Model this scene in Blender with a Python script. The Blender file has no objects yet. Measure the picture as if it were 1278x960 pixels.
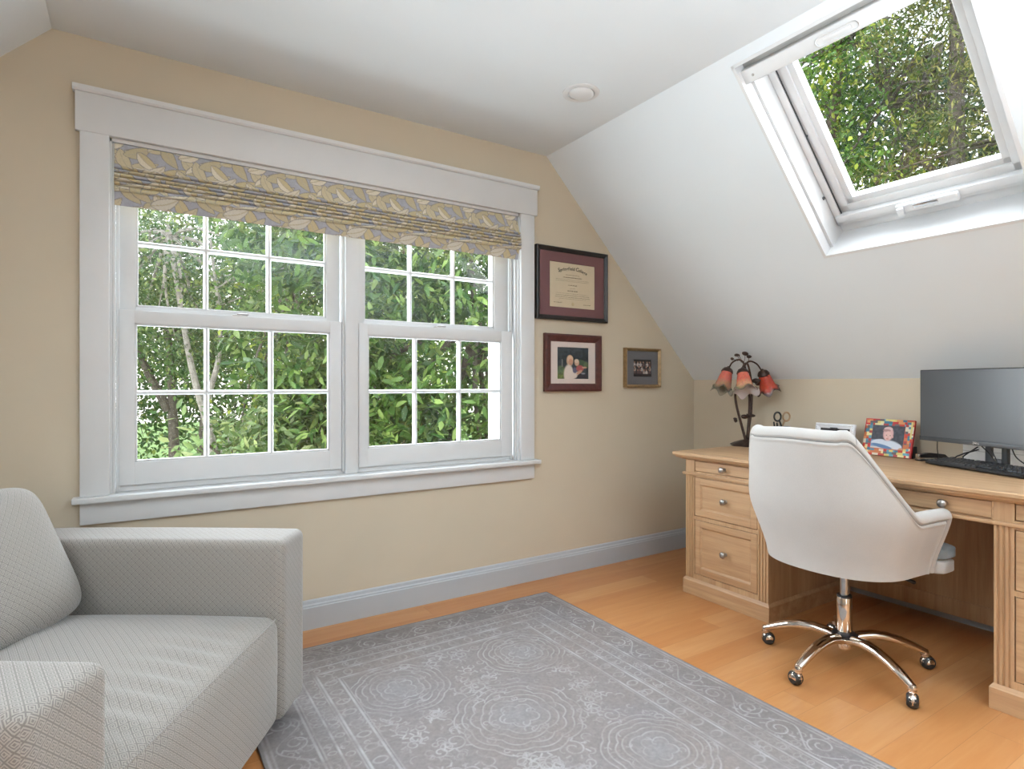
import bpy, bmesh, math, random
import numpy as np
from mathutils import Vector, Matrix, Euler

random.seed(7)
RNG = np.random.default_rng(11)
SC = bpy.context.scene
COL = SC.collection
PI = math.pi
R = math.radians


# ------------------------------------------------------------------ objects
def tag(o, label=None, cat=None, group=None, kind=None):
    if label: o['label'] = label
    if cat: o['category'] = cat
    if group: o['group'] = group
    if kind: o['kind'] = kind
    return o


def empty(name, loc=(0, 0, 0), rz=0.0, parent=None, rot=None):
    o = bpy.data.objects.new(name, None)
    COL.objects.link(o)
    o.location = loc
    o.rotation_euler = rot if rot else (0, 0, rz)
    o.empty_display_size = .05
    if parent: o.parent = parent
    return o


class MB:
    """collects verts and faces of one mesh"""
    def __init__(s):
        s.v = []; s.f = []; s.m = []; s.c = {}

    def add(s, verts, faces, mi=0, M=None, cols=None):
        b = len(s.v)
        if M is not None:
            verts = [tuple(M @ Vector(p)) for p in verts]
        s.v.extend([tuple(p) for p in verts])
        s.f.extend([tuple(i + b for i in f) for f in faces])
        s.m.extend([mi] * len(faces))
        if cols is not None:
            for i, c in enumerate(cols): s.c[b + i] = c
        return s

    def bm(s, bm, mi=0, M=None):
        bm.verts.ensure_lookup_table()
        bm.verts.index_update()
        s.add([v.co.copy() for v in bm.verts], [[v.index for v in f.verts] for f in bm.faces], mi, M)
        bm.free()
        return s

    def box(s, x0, x1, y0, y1, z0, z1, bev=0.0, seg=2, mi=0, M=None):
        bm = bmesh.new()
        bmesh.ops.create_cube(bm, size=1.0)
        for v in bm.verts:
            v.co = Vector((x0 + (v.co.x + .5) * (x1 - x0), y0 + (v.co.y + .5) * (y1 - y0), z0 + (v.co.z + .5) * (z1 - z0)))
        if bev > 0:
            bmesh.ops.bevel(bm, geom=list(bm.edges), offset=bev, segments=seg, profile=.5, affect='EDGES')
        return s.bm(bm, mi, M)

    def prism(s, pts, axis, a, b, mi=0, M=None):
        """polygon pts (2D) extruded along axis 'x','y','z' from a to b"""
        def P(p, t):
            if axis == 'x': return (t, p[0], p[1])
            if axis == 'y': return (p[0], t, p[1])
            return (p[0], p[1], t)
        n = len(pts)
        v = [P(p, a) for p in pts] + [P(p, b) for p in pts]
        area = sum(pts[i][0] * pts[(i + 1) % n][1] - pts[(i + 1) % n][0] * pts[i][1] for i in range(n))
        flip = (area < 0) ^ (b < a) ^ (axis == 'y')
        f = [tuple(range(n))[::-1], tuple(range(n, 2 * n))]
        f += [(i, (i + 1) % n, n + (i + 1) % n, n + i) for i in range(n)]
        if flip: f = [q[::-1] for q in f]
        return s.add(v, f, mi, M)

    def tube(s, path, rad, n=10, mi=0, caps=True, M=None, squash=None):
        path = [Vector(p) for p in path]
        k = len(path)
        rr = rad if isinstance(rad, (list, tuple)) else [rad] * k
        v = []; f = []
        t0 = (path[1] - path[0]).normalized()
        up = Vector((0, 0, 1)) if abs(t0.z) < .9 else Vector((1, 0, 0))
        nrm = (up - t0 * up.dot(t0)).normalized()
        for i in range(k):
            t = (path[min(i + 1, k - 1)] - path[max(i - 1, 0)]).normalized()
            nrm = (nrm - t * nrm.dot(t)).normalized()
            bn = t.cross(nrm)
            for j in range(n):
                a = 2 * PI * j / n
                q = squash if squash else 1.0
                v.append(path[i] + nrm * (math.cos(a) * rr[i] * q) + bn * (math.sin(a) * rr[i]))
        for i in range(k - 1):
            for j in range(n):
                f.append((i * n + j, i * n + (j + 1) % n, (i + 1) * n + (j + 1) % n, (i + 1) * n + j))
        if caps:
            f.append(tuple(range(n))[::-1])
            f.append(tuple((k - 1) * n + j for j in range(n)))
        return s.add(v, f, mi, M)

    def lathe(s, prof, n=24, mi=0, M=None, caps=True):
        """prof: list of (r, z), revolved about z"""
        v = []; f = []
        for r, z in prof:
            for j in range(n):
                a = 2 * PI * j / n
                v.append((r * math.cos(a), r * math.sin(a), z))
        for i in range(len(prof) - 1):
            for j in range(n):
                f.append((i * n + j, i * n + (j + 1) % n, (i + 1) * n + (j + 1) % n, (i + 1) * n + j))
        if caps:
            f.append(tuple(range(n))[::-1])
            f.append(tuple((len(prof) - 1) * n + j for j in range(n)))
        return s.add(v, f, mi, M)

    def sphere(s, c, r, mi=0, M=None, seg=12, rings=8, sc=(1, 1, 1)):
        bm = bmesh.new()
        bmesh.ops.create_uvsphere(bm, u_segments=seg, v_segments=rings, radius=r)
        for v in bm.verts:
            v.co = Vector((c[0] + v.co.x * sc[0], c[1] + v.co.y * sc[1], c[2] + v.co.z * sc[2]))
        return s.bm(bm, mi, M)

    def grid(s, P, closed_u=False, closed_v=False, mi=0, M=None, flip=False, cols=None):
        """P: rows of points"""
        nu = len(P); nv = len(P[0])
        v = [p for row in P for p in row]
        f = []
        for i in range(nu if closed_u else nu - 1):
            for j in range(nv if closed_v else nv - 1):
                a = i * nv + j; b = i * nv + (j + 1) % nv
                c = ((i + 1) % nu) * nv + (j + 1) % nv; d = ((i + 1) % nu) * nv + j
                f.append((d, c, b, a) if flip else (a, b, c, d))
        return s.add(v, f, mi, M, cols)


def obj(name, mb, mats, parent=None, smooth=True, ang=35, uv=False, loc=None, rot=None, recalc=False):
    me = bpy.data.meshes.new(name)
    me.from_pydata(mb.v, [], mb.f)
    if not isinstance(mats, (list, tuple)): mats = [mats]
    for m in mats: me.materials.append(m)
    if len(mats) > 1:
        me.polygons.foreach_set('material_index', mb.m)
    if recalc:
        bm = bmesh.new(); bm.from_mesh(me)
        bmesh.ops.recalc_face_normals(bm, faces=bm.faces)
        bm.to_mesh(me); bm.free()
    me.polygons.foreach_set('use_smooth', [smooth] * len(me.polygons))
    if mb.c:
        a = me.color_attributes.new('col', 'FLOAT_COLOR', 'POINT')
        arr = np.ones((len(me.vertices), 4), dtype=np.float32)
        for i, c in mb.c.items(): arr[i, :3] = c
        a.data.foreach_set('color', arr.ravel())
    if uv: box_uv(me)
    me.update()
    if smooth: me.set_sharp_from_angle(angle=R(ang))
    o = bpy.data.objects.new(name, me)
    COL.objects.link(o)
    if parent: o.parent = parent
    if loc: o.location = loc
    if rot: o.rotation_euler = rot
    return o


def box_uv(me):
    u = me.uv_layers.new(name='uv')
    for p in me.polygons:
        n = p.normal
        ax = max(range(3), key=lambda i: abs(n[i]))
        for li in p.loop_indices:
            c = me.vertices[me.loops[li].vertex_index].co
            u.data[li].uv = ((c.y, c.z), (c.x, c.z), (c.x, c.y))[ax]


def copy_tree(o, parent=None):
    c = o.copy(); COL.objects.link(c)
    if parent: c.parent = parent
    for ch in [x for x in COL.objects if x.parent == o]:
        copy_tree(ch, c)
    return c


def color_grid(name, W, H, arr, thick, mat, parent=None):
    """rectangle W x H in local x (right), z (up); front faces -y; arr[h, w, 3] from the top row down painted on it; body behind to y=+thick"""
    h, w = arr.shape[:2]
    mb = MB()
    P = []; C = []
    for i in range(h):
        for j in range(w):
            P.append(((j / (w - 1) - .5) * W, 0, (.5 - i / (h - 1)) * H)); C.append(tuple(arr[i, j]))
    f = [(i * w + j, (i + 1) * w + j, (i + 1) * w + j + 1, i * w + j + 1) for i in range(h - 1) for j in range(w - 1)]
    mb.add(P, f, 0, None, C)
    e = [((-.5 * W), 0, .5 * H), (.5 * W, 0, .5 * H), (.5 * W, 0, -.5 * H), (-.5 * W, 0, -.5 * H)]
    b = [(x, thick, z) for x, y, z in e]
    edge_c = [tuple(arr[0, 0]), tuple(arr[0, -1]), tuple(arr[-1, -1]), tuple(arr[-1, 0])]
    mb.add(e + b, [(0, 1, 5, 4), (1, 2, 6, 5), (2, 3, 7, 6), (3, 0, 4, 7), (4, 5, 6, 7)], 0, None, edge_c * 2)
    return obj(name, mb, mat, parent, smooth=False)


_fonts = {}
def text_mb(mb, body, size, M, extrude=.0003, mi=0, align='CENTER', shear=0.0, offset=0.0):
    cu = bpy.data.curves.new('lettering', 'FONT')
    cu.body = body; cu.size = size; cu.extrude = extrude; cu.align_x = align; cu.shear = shear; cu.offset = offset
    cu.resolution_u = 3
    o = bpy.data.objects.new('lettering', cu)
    COL.objects.link(o)
    dg = bpy.context.evaluated_depsgraph_get()
    dg.update()
    me = o.evaluated_get(dg).to_mesh()
    mb.add([v.co.copy() for v in me.vertices], [tuple(p.vertices) for p in me.polygons], mi, M)
    o.evaluated_get(dg).to_mesh_clear()
    bpy.data.objects.remove(o)
    bpy.data.curves.remove(cu)


# ------------------------------------------------------------------ materials
def nt_new(name):
    m = bpy.data.materials.new(name)
    m.use_nodes = True
    nt = m.node_tree
    b = nt.nodes['Principled BSDF']
    return m, nt, b


def N(nt, typ, **kw):
    n = nt.nodes.new(typ)
    for k, v in kw.items(): setattr(n, k, v)
    return n


def mathn(nt, op, a=None, b=None, c=None):
    n = nt.nodes.new('ShaderNodeMath'); n.operation = op
    for i, x in enumerate((a, b, c)):
        if x is None: continue
        if isinstance(x, (int, float)): n.inputs[i].default_value = x
        else: nt.links.new(x, n.inputs[i])
    return n.outputs[0]


def ramp(nt, fac, stops, interp='LINEAR'):
    n = nt.nodes.new('ShaderNodeValToRGB')
    cr = n.color_ramp; cr.interpolation = interp
    while len(cr.elements) < len(stops): cr.elements.new(.5)
    for e, (p, c) in zip(cr.elements, stops):
        e.position = p; e.color = (*c, 1)
    nt.links.new(fac, n.inputs[0])
    return n.outputs[0]


def mixc(nt, fac, a, b, mode='MIX'):
    n = nt.nodes.new('ShaderNodeMix'); n.data_type = 'RGBA'; n.blend_type = mode
    for idx, x in ((0, fac), (6, a), (7, b)):
        if isinstance(x, (int, float)): n.inputs[idx].default_value = x
        elif isinstance(x, tuple): n.inputs[idx].default_value = (*x, 1)
        else: nt.links.new(x, n.inputs[idx])
    return n.outputs[2]


def objco(nt, scale=(1, 1, 1), rot=(0, 0, 0), out='Object'):
    t = nt.nodes.new('ShaderNodeTexCoord')
    mp = nt.nodes.new('ShaderNodeMapping')
    mp.inputs['Scale'].default_value = scale
    mp.inputs['Rotation'].default_value = rot
    nt.links.new(t.outputs[out], mp.inputs[0])
    return mp.outputs[0]


def noise(nt, co, scale, detail=3, rough=.5, dist=0):
    n = nt.nodes.new('ShaderNodeTexNoise')
    n.inputs['Scale'].default_value = scale
    n.inputs['Detail'].default_value = detail
    n.inputs['Roughness'].default_value = rough
    n.inputs['Distortion'].default_value = dist
    if co is not None: nt.links.new(co, n.inputs['Vector'])
    return n.outputs[0]


def bump(nt, b, h, strength=.2, dist=.002):
    n = nt.nodes.new('ShaderNodeBump')
    n.inputs['Strength'].default_value = strength
    n.inputs['Distance'].default_value = dist
    nt.links.new(h, n.inputs['Height'])
    nt.links.new(n.outputs[0], b.inputs['Normal'])


def plain(name, c, rough=.5, metal=0.0, var=.04, scale=30, bumps=0.0, spec=.5, coat=0.0):
    m, nt, b = nt_new(name)
    b.inputs['Roughness'].default_value = rough
    b.inputs['Metallic'].default_value = metal
    b.inputs['Specular IOR Level'].default_value = spec
    b.inputs['Coat Weight'].default_value = coat
    co = objco(nt)
    n = noise(nt, co, scale)
    lo = tuple(max(0, x * (1 - var)) for x in c); hi = tuple(min(1, x * (1 + var)) for x in c)
    nt.links.new(ramp(nt, n, [(.3, lo), (.7, hi)]), b.inputs['Base Color'])
    if bumps: bump(nt, b, noise(nt, co, scale * 8), bumps, .001)
    return m


def painted(name, rough=.6, attr='col', bumps=0.0, spec=.3):
    m, nt, b = nt_new(name)
    a = N(nt, 'ShaderNodeAttribute', attribute_name=attr)
    b.inputs['Roughness'].default_value = rough
    b.inputs['Specular IOR Level'].default_value = spec
    nz = noise(nt, objco(nt), 180, 2)
    nt.links.new(mixc(nt, .25, a.outputs[0], mixc(nt, 1.0, a.outputs[0], ramp(nt, nz, [(.3, (.8, .8, .8)), (.7, (1, 1, 1))]), 'MULTIPLY')), b.inputs['Base Color'])
    if bumps: bump(nt, b, noise(nt, objco(nt), 400, 2), bumps, .002)
    return m


def wood(name, axis, dark, light, rough=.45, rings=22):
    sc = {'x': (1.2, rings, rings), 'y': (rings, 1.2, rings), 'z': (rings, rings, 1.2)}[axis]
    m, nt, b = nt_new(name)
    co = objco(nt, sc)
    n1 = noise(nt, co, 1.0, 4, .55, .6)
    n2 = noise(nt, objco(nt, tuple(x * 6 for x in sc)), 1.0, 3, .6)
    mid = tuple((p + q) / 2 for p, q in zip(dark, light))
    c = ramp(nt, n1, [(.28, dark), (.5, mid), (.72, light)])
    c2 = mixc(nt, .35, c, mixc(nt, 1.0, c, ramp(nt, n2, [(.3, (.62, .58, .55)), (.65, (1, 1, 1))]), 'MULTIPLY'))
    nt.links.new(c2, b.inputs['Base Color'])
    b.inputs['Roughness'].default_value = rough
    bump(nt, b, n2, .12, .001)
    return m


def glass(name, refl=1.0, tint=(1, 1, 1)):
    m, nt, b = nt_new(name)
    nt.nodes.remove(b)
    out = [n for n in nt.nodes if n.type == 'OUTPUT_MATERIAL'][0]
    tr = N(nt, 'ShaderNodeBsdfTransparent'); tr.inputs[0].default_value = (*tint, 1)
    gl = N(nt, 'ShaderNodeBsdfGlossy'); gl.inputs['Roughness'].default_value = .02
    fr = N(nt, 'ShaderNodeFresnel')
    ge = N(nt, 'ShaderNodeNewGeometry')      # same index on the way in and on the way out of the thin pane
    nt.links.new(mathn(nt, 'ADD', 1.45, mathn(nt, 'MULTIPLY', ge.outputs['Backfacing'], 1 / 1.45 - 1.45)), fr.inputs[0])
    mx = N(nt, 'ShaderNodeMixShader')
    nt.links.new(mathn(nt, 'MULTIPLY', fr.outputs[0], refl), mx.inputs[0])
    nt.links.new(tr.outputs[0], mx.inputs[1]); nt.links.new(gl.outputs[0], mx.inputs[2])
    nt.links.new(mx.outputs[0], out.inputs[0])
    return m


M_ = {}
M_['wall'] = plain('beige_wall_paint', (.55, .475, .362), .75, var=.015, scale=4, bumps=.03, spec=.2)
M_['ceil'] = plain('ceiling_paint', (.72, .76, .785), .8, var=.01, scale=3, bumps=.02, spec=.2)
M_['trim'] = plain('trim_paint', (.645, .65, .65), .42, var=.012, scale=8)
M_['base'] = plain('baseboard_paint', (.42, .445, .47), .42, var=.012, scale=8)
M_['vinyl'] = plain('white_vinyl', (.67, .67, .67), .35, var=.01)
M_['ext'] = plain('white_exterior_trim', (.85, .85, .88), .6, var=.03)
M_['gasket'] = plain('dark_gasket', (.06, .06, .06), .6)
M_['glass'] = glass('window_glass')
M_['skyglass'] = glass('skylight_glass')
M_['picglass'] = glass('picture_glass', .5)
M_['nickel'] = plain('brushed_nickel', (.42, .40, .38), .3, 1.0)
M_['chrome'] = plain('polished_chrome', (.78, .72, .66), .09, 1.0, var=.02)
M_['steel'] = plain('steel', (.6, .6, .6), .25, 1.0)
M_['black'] = plain('black_plastic', (.012, .012, .014), .4, var=.2)
M_['key'] = plain('black_keycap', (.022, .024, .028), .38, var=.2)
M_['bezel'] = plain('dark_grey_plastic', (.05, .055, .06), .4, var=.1)
M_['rubber'] = plain('black_rubber', (.015, .015, .015), .5, var=.2)
M_['wy'] = wood('oak_grain_along_wall', 'y', (.42, .245, .125), (.59, .39, .22))
M_['wz'] = wood('oak_grain_upright', 'z', (.42, .245, .125), (.59, .39, .22))
M_['wx'] = wood('oak_grain_across', 'x', (.42, .245, .125), (.59, .39, .22))
M_['bronze'] = plain('dark_bronze', (.055, .032, .024), .42, .6, var=.4, scale=60, bumps=.3)
M_['paint'] = painted('printed_colour', .45)
M_['white'] = plain('white_plastic', (.82, .81, .78), .4)
# ------------------------------------------------------------------ room shell
H_CAM = 1.1157
CEIL = 2.439
YB = 2.758           # window wall
XR = 3.265           # knee wall behind the desk
XL = -1.53
ZK = 1.147           # knee wall height
XC0, XC1 = -.266, 2.001   # flat ceiling strip
YF = -2.6            # wall behind the viewer
T = .16


def struct(o):
    o['kind'] = 'structure'
    return o


def floor_mat():
    m, nt, b = nt_new('maple_floorboards')
    t = N(nt, 'ShaderNodeTexCoord'); sep = N(nt, 'ShaderNodeSeparateXYZ')
    nt.links.new(t.outputs['Object'], sep.inputs[0])
    X, Y = sep.outputs[0], sep.outputs[1]
    W = .121
    v = mathn(nt, 'DIVIDE', mathn(nt, 'ADD', Y, 50 * W - .903), W)
    row = mathn(nt, 'FLOOR', v)
    fv = mathn(nt, 'FRACT', v)
    wn = N(nt, 'ShaderNodeTexWhiteNoise', noise_dimensions='1D'); nt.links.new(row, wn.inputs['W'])
    u = mathn(nt, 'DIVIDE', mathn(nt, 'ADD', X, mathn(nt, 'MULTIPLY', wn.outputs[0], 3.1)), 1.35)
    fu = mathn(nt, 'FRACT', u)
    pid = mathn(nt, 'ADD', mathn(nt, 'MULTIPLY', row, 17.31), mathn(nt, 'FLOOR', u))
    wn2 = N(nt, 'ShaderNodeTexWhiteNoise', noise_dimensions='1D'); nt.links.new(pid, wn2.inputs['W'])
    mp = N(nt, 'ShaderNodeCombineXYZ')
    nt.links.new(mathn(nt, 'ADD', mathn(nt, 'MULTIPLY', X, 1.5), mathn(nt, 'MULTIPLY', wn2.outputs[0], 40)), mp.inputs[0])
    nt.links.new(mathn(nt, 'MULTIPLY', Y, 15), mp.inputs[1])
    n1 = noise(nt, mp.outputs[0], 1.6, 4, .55, .8)
    n2 = noise(nt, mp.outputs[0], 7, 2, .5, .2)
    g = mathn(nt, 'ADD', mathn(nt, 'MULTIPLY', n1, .55), mathn(nt, 'ADD', mathn(nt, 'MULTIPLY', wn2.outputs[0], .33), mathn(nt, 'MULTIPLY', n2, .12)))
    c = ramp(nt, g, [(.22, (.43, .165, .05)), (.5, (.50, .225, .08)), (.78, (.57, .295, .125))])
    ev = mathn(nt, 'MINIMUM', fv, mathn(nt, 'SUBTRACT', 1, fv))
    eu = mathn(nt, 'MINIMUM', fu, mathn(nt, 'SUBTRACT', 1, fu))
    seam = mathn(nt, 'MINIMUM', mathn(nt, 'DIVIDE', ev, .012), mathn(nt, 'DIVIDE', eu, .0012))
    seam = mathn(nt, 'MINIMUM', seam, 1)
    c2 = mixc(nt, mathn(nt, 'MULTIPLY', mathn(nt, 'SUBTRACT', 1, seam), .5), c, (.22, .09, .04))
    nt.links.new(c2, b.inputs['Base Color'])
    b.inputs['Roughness'].default_value = .30
    b.inputs['Specular IOR Level'].default_value = .45
    bump(nt, b, seam, .15, .001)
    return m


M_['floor'] = floor_mat()
struct(obj('floor', MB().box(XL - T, XR + T, YF - T, YB + T, -.12, 0), M_['floor'], smooth=False))

# window wall: gable shape with the window opening left free
OX0, OX1, OZ0, OZ1 = -.098, 1.820, .672, 2.085


def ceil_z(x):
    if x < XC0: return ZK + (x - XL) * (CEIL - ZK) / (XC0 - XL)
    if x > XC1: return ZK + (XR - x) * (CEIL - ZK) / (XR - XC1)
    return CEIL


mb = MB()
E_ = .12
mb.prism([(XL - T, 0), (OX0, 0), (OX0, CEIL + .1), (XC0, CEIL + .1), (XL - T, ZK - .16 + .1)], 'y', YB, YB + T)
mb.prism([(OX1, 0), (XR + T, 0), (XR + T, ZK - .16 + .1), (XC1, CEIL + .1), (OX1, CEIL + .1)], 'y', YB, YB + T)
mb.prism([(OX0, 0), (OX1, 0), (OX1, OZ0), (OX0, OZ0)], 'y', YB, YB + T)
mb.prism([(OX0, OZ1), (OX1, OZ1), (OX1, CEIL + .1), (OX0, CEIL + .1)], 'y', YB, YB + T)
struct(obj('wall_back', mb, M_['wall'], smooth=False))
struct(obj('wall_right', MB().box(XR, XR + T, YF, YB, 0, ZK + .02), M_['wall'], smooth=False))
struct(obj('wall_left', MB().box(XL - T, XL, YF, YB, 0, ZK + .02), M_['wall'], smooth=False))
# wall behind the viewer
mb = MB()
GX0, GX1, GZ1 = -.78, -.04, 1.86      # added glazed door, out of view, to let fill light in
mb.prism([(XL - T, 0), (GX0, 0), (GX0, GZ1), (XC0, CEIL + .1), (XL - T, ZK - .06)], 'y', YF - T, YF)
mb.prism([(GX1, 0), (XR + T, 0), (XR + T, ZK - .06), (XC1, CEIL + .1), (GX1, CEIL + .1)], 'y', YF - T, YF)
mb.prism([(GX0, GZ1), (GX1, GZ1), (GX1, CEIL + .1), (XC0, CEIL + .1)], 'y', YF - T, YF)
struct(obj('wall_front', mb, M_['wall'], smooth=False))
struct(obj('ceiling', MB().box(XC0, XC1, YF, YB, CEIL, CEIL + .2), M_['ceil'], smooth=False))

# sloped ceilings; local frame of the right slope: s runs down the slope, d outwards
sl = Vector((XR - XC1, 0, ZK - CEIL)); SLEN = sl.length; sdir = sl.normalized()
ndir = Vector((-sdir.z, 0, sdir.x))       # outwards (right and up)
MS = Matrix(((sdir.x, 0, ndir.x, XC1), (0, 1, 0, 0), (sdir.z, 0, ndir.z, CEIL), (0, 0, 0, 1)))  # (s, y, d)
KY0, KY1 = .742, 1.528                     # skylight opening
KS0, KS1 = .045, 1.022
TS = .24
mb = MB()
mb.box(-.0, SLEN + .1, YF, KY0, 0, TS, M=MS)
mb.box(-.0, SLEN + .1, KY1, YB, 0, TS, M=MS)
mb.box(-.0, KS0, KY0, KY1, 0, TS, M=MS)
mb.box(KS1, SLEN + .1, KY0, KY1, 0, TS, M=MS)
struct(obj('ceiling_slope_right', mb, M_['ceil'], smooth=False))
ll = Vector((XC0 - XL, 0, CEIL - ZK)); ld = ll.normalized(); ln = Vector((-ld.z, 0, ld.x))
LNORM = ln.copy()
ML = Matrix(((ld.x, 0, ln.x, XL), (0, 1, 0, 0), (ld.z, 0, ln.z, ZK), (0, 0, 0, 1)))
LY0, LY1, LS0, LS1 = .45, 1.45, .55, 1.62    # added roof window in the left slope, out of view, to brighten the desk side
mb = MB()
mb.box(-.1, ll.length, YF, LY0, 0, .2, M=ML)
mb.box(-.1, ll.length, LY1, YB, 0, .2, M=ML)
mb.box(-.1, LS0, LY0, LY1, 0, .2, M=ML)
mb.box(LS1, ll.length, LY0, LY1, 0, .2, M=ML)
struct(obj('ceiling_slope_left', mb, M_['ceil'], smooth=False))
mb = MB()
for a, b, c, d in ((LS0, LS1, LY0, LY0 + .06), (LS0, LS1, LY1 - .06, LY1), (LS0, LS0 + .06, LY0 + .06, LY1 - .06), (LS1 - .06, LS1, LY0 + .06, LY1 - .06)):
    mb.box(a, b, c, d, .08, .2, .003, M=ML)
w3 = empty('fill_window_3'); w3['kind'] = 'structure'  # unseen window, added as an inlet for light from the left
struct(obj('frame', mb, M_['vinyl'], w3))
struct(obj('glass_pane', MB().box(LS0 + .05, LS1 - .05, LY0 + .05, LY1 - .05, .13, .134, M=ML), M_['skyglass'], w3, smooth=False))
dm = MB()
for a, b, c, d in ((GX0, GX0 + .07, 0, GZ1), (GX1 - .07, GX1, 0, GZ1), (GX0 + .07, GX1 - .07, 0, .12), (GX0 + .07, GX1 - .07, GZ1 - .08, GZ1)):
    dm.box(a, b, YF - .10, YF - .05, c, d, .003)
d1 = empty('fill_door_1'); d1['kind'] = 'structure'  # unseen door, added only as an inlet for light from behind
struct(obj('frame', dm, M_['vinyl'], d1))
struct(obj('glass_pane', MB().box(GX0 + .06, GX1 - .06, YF - .077, YF - .073, .11, GZ1 - .07), M_['skyglass'], d1, smooth=False))

# baseboards: flat board with a moulded cap
def base_prof(d):   # d sign: profile in (offset from wall, z)
    return [(0, 0), (.016, 0), (.016, .098), (.0135, .102), (.0135, .108), (.009, .114), (.007, .126), (.003, .131), (0, .131)]


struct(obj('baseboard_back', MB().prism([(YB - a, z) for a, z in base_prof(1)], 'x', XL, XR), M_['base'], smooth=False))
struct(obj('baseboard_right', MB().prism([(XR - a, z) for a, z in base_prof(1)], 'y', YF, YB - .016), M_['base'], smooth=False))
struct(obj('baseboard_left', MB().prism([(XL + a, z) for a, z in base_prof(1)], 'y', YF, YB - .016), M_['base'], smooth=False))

# ------------------------------------------------------------------ window_1: twin double-hung window
win = empty('window_1', (.86, YB, 0))
win['kind'] = 'structure'
wx = .86


def wpart(name, mb, mat, parent=None, **kw):
    """window mesh given in world x, y, z; kept local to the window empty"""
    mb.v = [(x - wx, y - YB, z) for x, y, z in mb.v]
    o = obj(name, mb, mat, parent or win, **kw)
    o['kind'] = 'structure'
    return o


yc = YB - .02
wpart('side_casing', MB().box(-.182, -.090, yc, YB, .69, 2.077, .002), M_['trim'])
wpart('side_casing', MB().box(1.812, 1.903, yc, YB, .69, 2.077, .002), M_['trim'])
wpart('head_casing', MB().box(-.196, 1.921, yc - .004, YB, 2.074, 2.222, .002), M_['trim'])
mb = MB()
mb.prism([(YB, 2.222), (YB - .028, 2.222), (YB - .034, 2.230), (YB - .036, 2.244), (YB, 2.248)], 'x', -.204, 1.930)
wpart('head_cap', mb, M_['trim'], smooth=False)
wpart('stool', MB().box(-.205, 1.928, YB - .055, YB + .055, .668, .690, .004), M_['trim'])
wpart('apron', MB().box(-.182, 1.903, yc, YB, .583, .668, .002), M_['trim'])
# jambs and head lining of the opening
mb = MB()
mb.box(OX0, -.082, YB - .002, YB + .15, .672, 2.085)
mb.box(-.082, -.070, YB + .012, YB + .032, .69, 2.06, .002)
mb.box(1.804, OX1, YB - .002, YB + .15, .672, 2.085)
mb.box(1.792, 1.804, YB + .012, YB + .032, .69, 2.06, .002)
mb.box(OX0, OX1, YB - .002, YB + .15, 2.06, 2.085)
mb.box(OX0, OX1, YB + .05, YB + .17, .64, .712)        # sloping sill block
mb.box(-.070, -.058, YB + .040, YB + .064, .69, 2.06, .002)
mb.box(1.780, 1.792, YB + .040, YB + .064, .69, 2.06, .002)
wpart('jamb', mb, M_['trim'])
mb = MB()
mb.box(.836, .894, YB + .018, YB + .15, .69, 2.07, .003)
mb.box(.825, .836, YB + .036, YB + .06, .70, 2.06, .002)
mb.box(.894, .905, YB + .036, YB + .06, .70, 2.06, .002)
wpart('mullion', mb, M_['trim'])


def sash(x0, x1, gx0, gx1, z0, z1, gz0, gz1, y, nx=3, nz=2, lock=False):
    """one sash: stiles and rails round the glass gx0..gx1 x gz0..gz1"""
    th = .034
    mb = MB()
    mb.box(x0, gx0, y, y + th, z0, z1, .002)
    mb.box(gx1, x1, y, y + th, z0, z1, .002)
    mb.box(gx0 - .001, gx1 + .001, y, y + th, z0, gz0, .002)
    mb.box(gx0 - .001, gx1 + .001, y, y + th, gz1, z1, .002)
    # sloped glazing bead all round
    b = .009
    for (a0, a1, c0, c1) in ((gx0 - .001, gx0 + b, gz0, gz1), (gx1 - b, gx1 + .001, gz0, gz1)):
        mb.box(a0, a1, y + .006, y + .02, c0, c1, .002)
    for (c0, c1) in ((gz0 - .001, gz0 + b), (gz1 - b, gz1 + .001)):
        mb.box(gx0, gx1, y + .006, y + .02, c0, c1, .002)
    s = wpart('sash', mb, M_['trim'])
    g = MB()
    w = .010
    for i in range(1, nx):
        x = gx0 + (gx1 - gx0) * i / nx
        g.prism([(x - w, y + .017), (x - .004, y + .005), (x + .004, y + .005), (x + w, y + .017), (x + w, y + .03), (x - w, y + .03)], 'z', gz0, gz1)
    for i in range(1, nz):
        z = gz0 + (gz1 - gz0) * i / nz
        g.prism([(y + .0172, z - w), (y + .0052, z - .004), (y + .0052, z + .004), (y + .0172, z + w), (y + .0298, z + w), (y + .0298, z - w)], 'x', gx0, gx1)
    wpart('muntin_grid', g, M_['trim'], s, smooth=False)
    wpart('glass_pane', MB().box(gx0 - .004, gx1 + .004, y + .019, y + .022, gz0 - .004, gz1 + .004), M_['glass'], s, smooth=False)
    if lock:
        k = MB()
        cx = (x0 + x1) / 2
        k.box(cx - .03, cx + .03, y + .004, y + .03, z1 - .002, z1 + .006, .002)
        k.box(cx - .012, cx + .035, y + .008, y + .022, z1 + .006, z1 + .013, .003)
        wpart('sash_lock', k, M_['nickel'], s)
    return s


yl, yu = YB + .036, YB + .076
sash(-.060, .822, -.008, .768, .714, 1.414, .803, 1.362, yl, lock=True)
sash(.906, 1.782, .950, 1.717, .714, 1.414, .803, 1.358, yl, lock=True)
sash(-.062, .826, -.004, .762, 1.392, 2.055, 1.432, 1.955, yu)
sash(.906, 1.786, .944, 1.694, 1.392, 2.055, 1.432, 1.955, yu)
# exterior casing board beside the right sash
mb = MB()
mb.box(1.735, 1.93, YB + .165, YB + .215, .60, 2.15, .003)
mb.box(-.215, -.075, YB + .165, YB + .19, .60, 2.15, .003)
mb.box(-.215, 1.93, YB + .165, YB + .20, .585, .655, .003)
wpart('exterior_casing', mb, M_['ext'])

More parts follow.
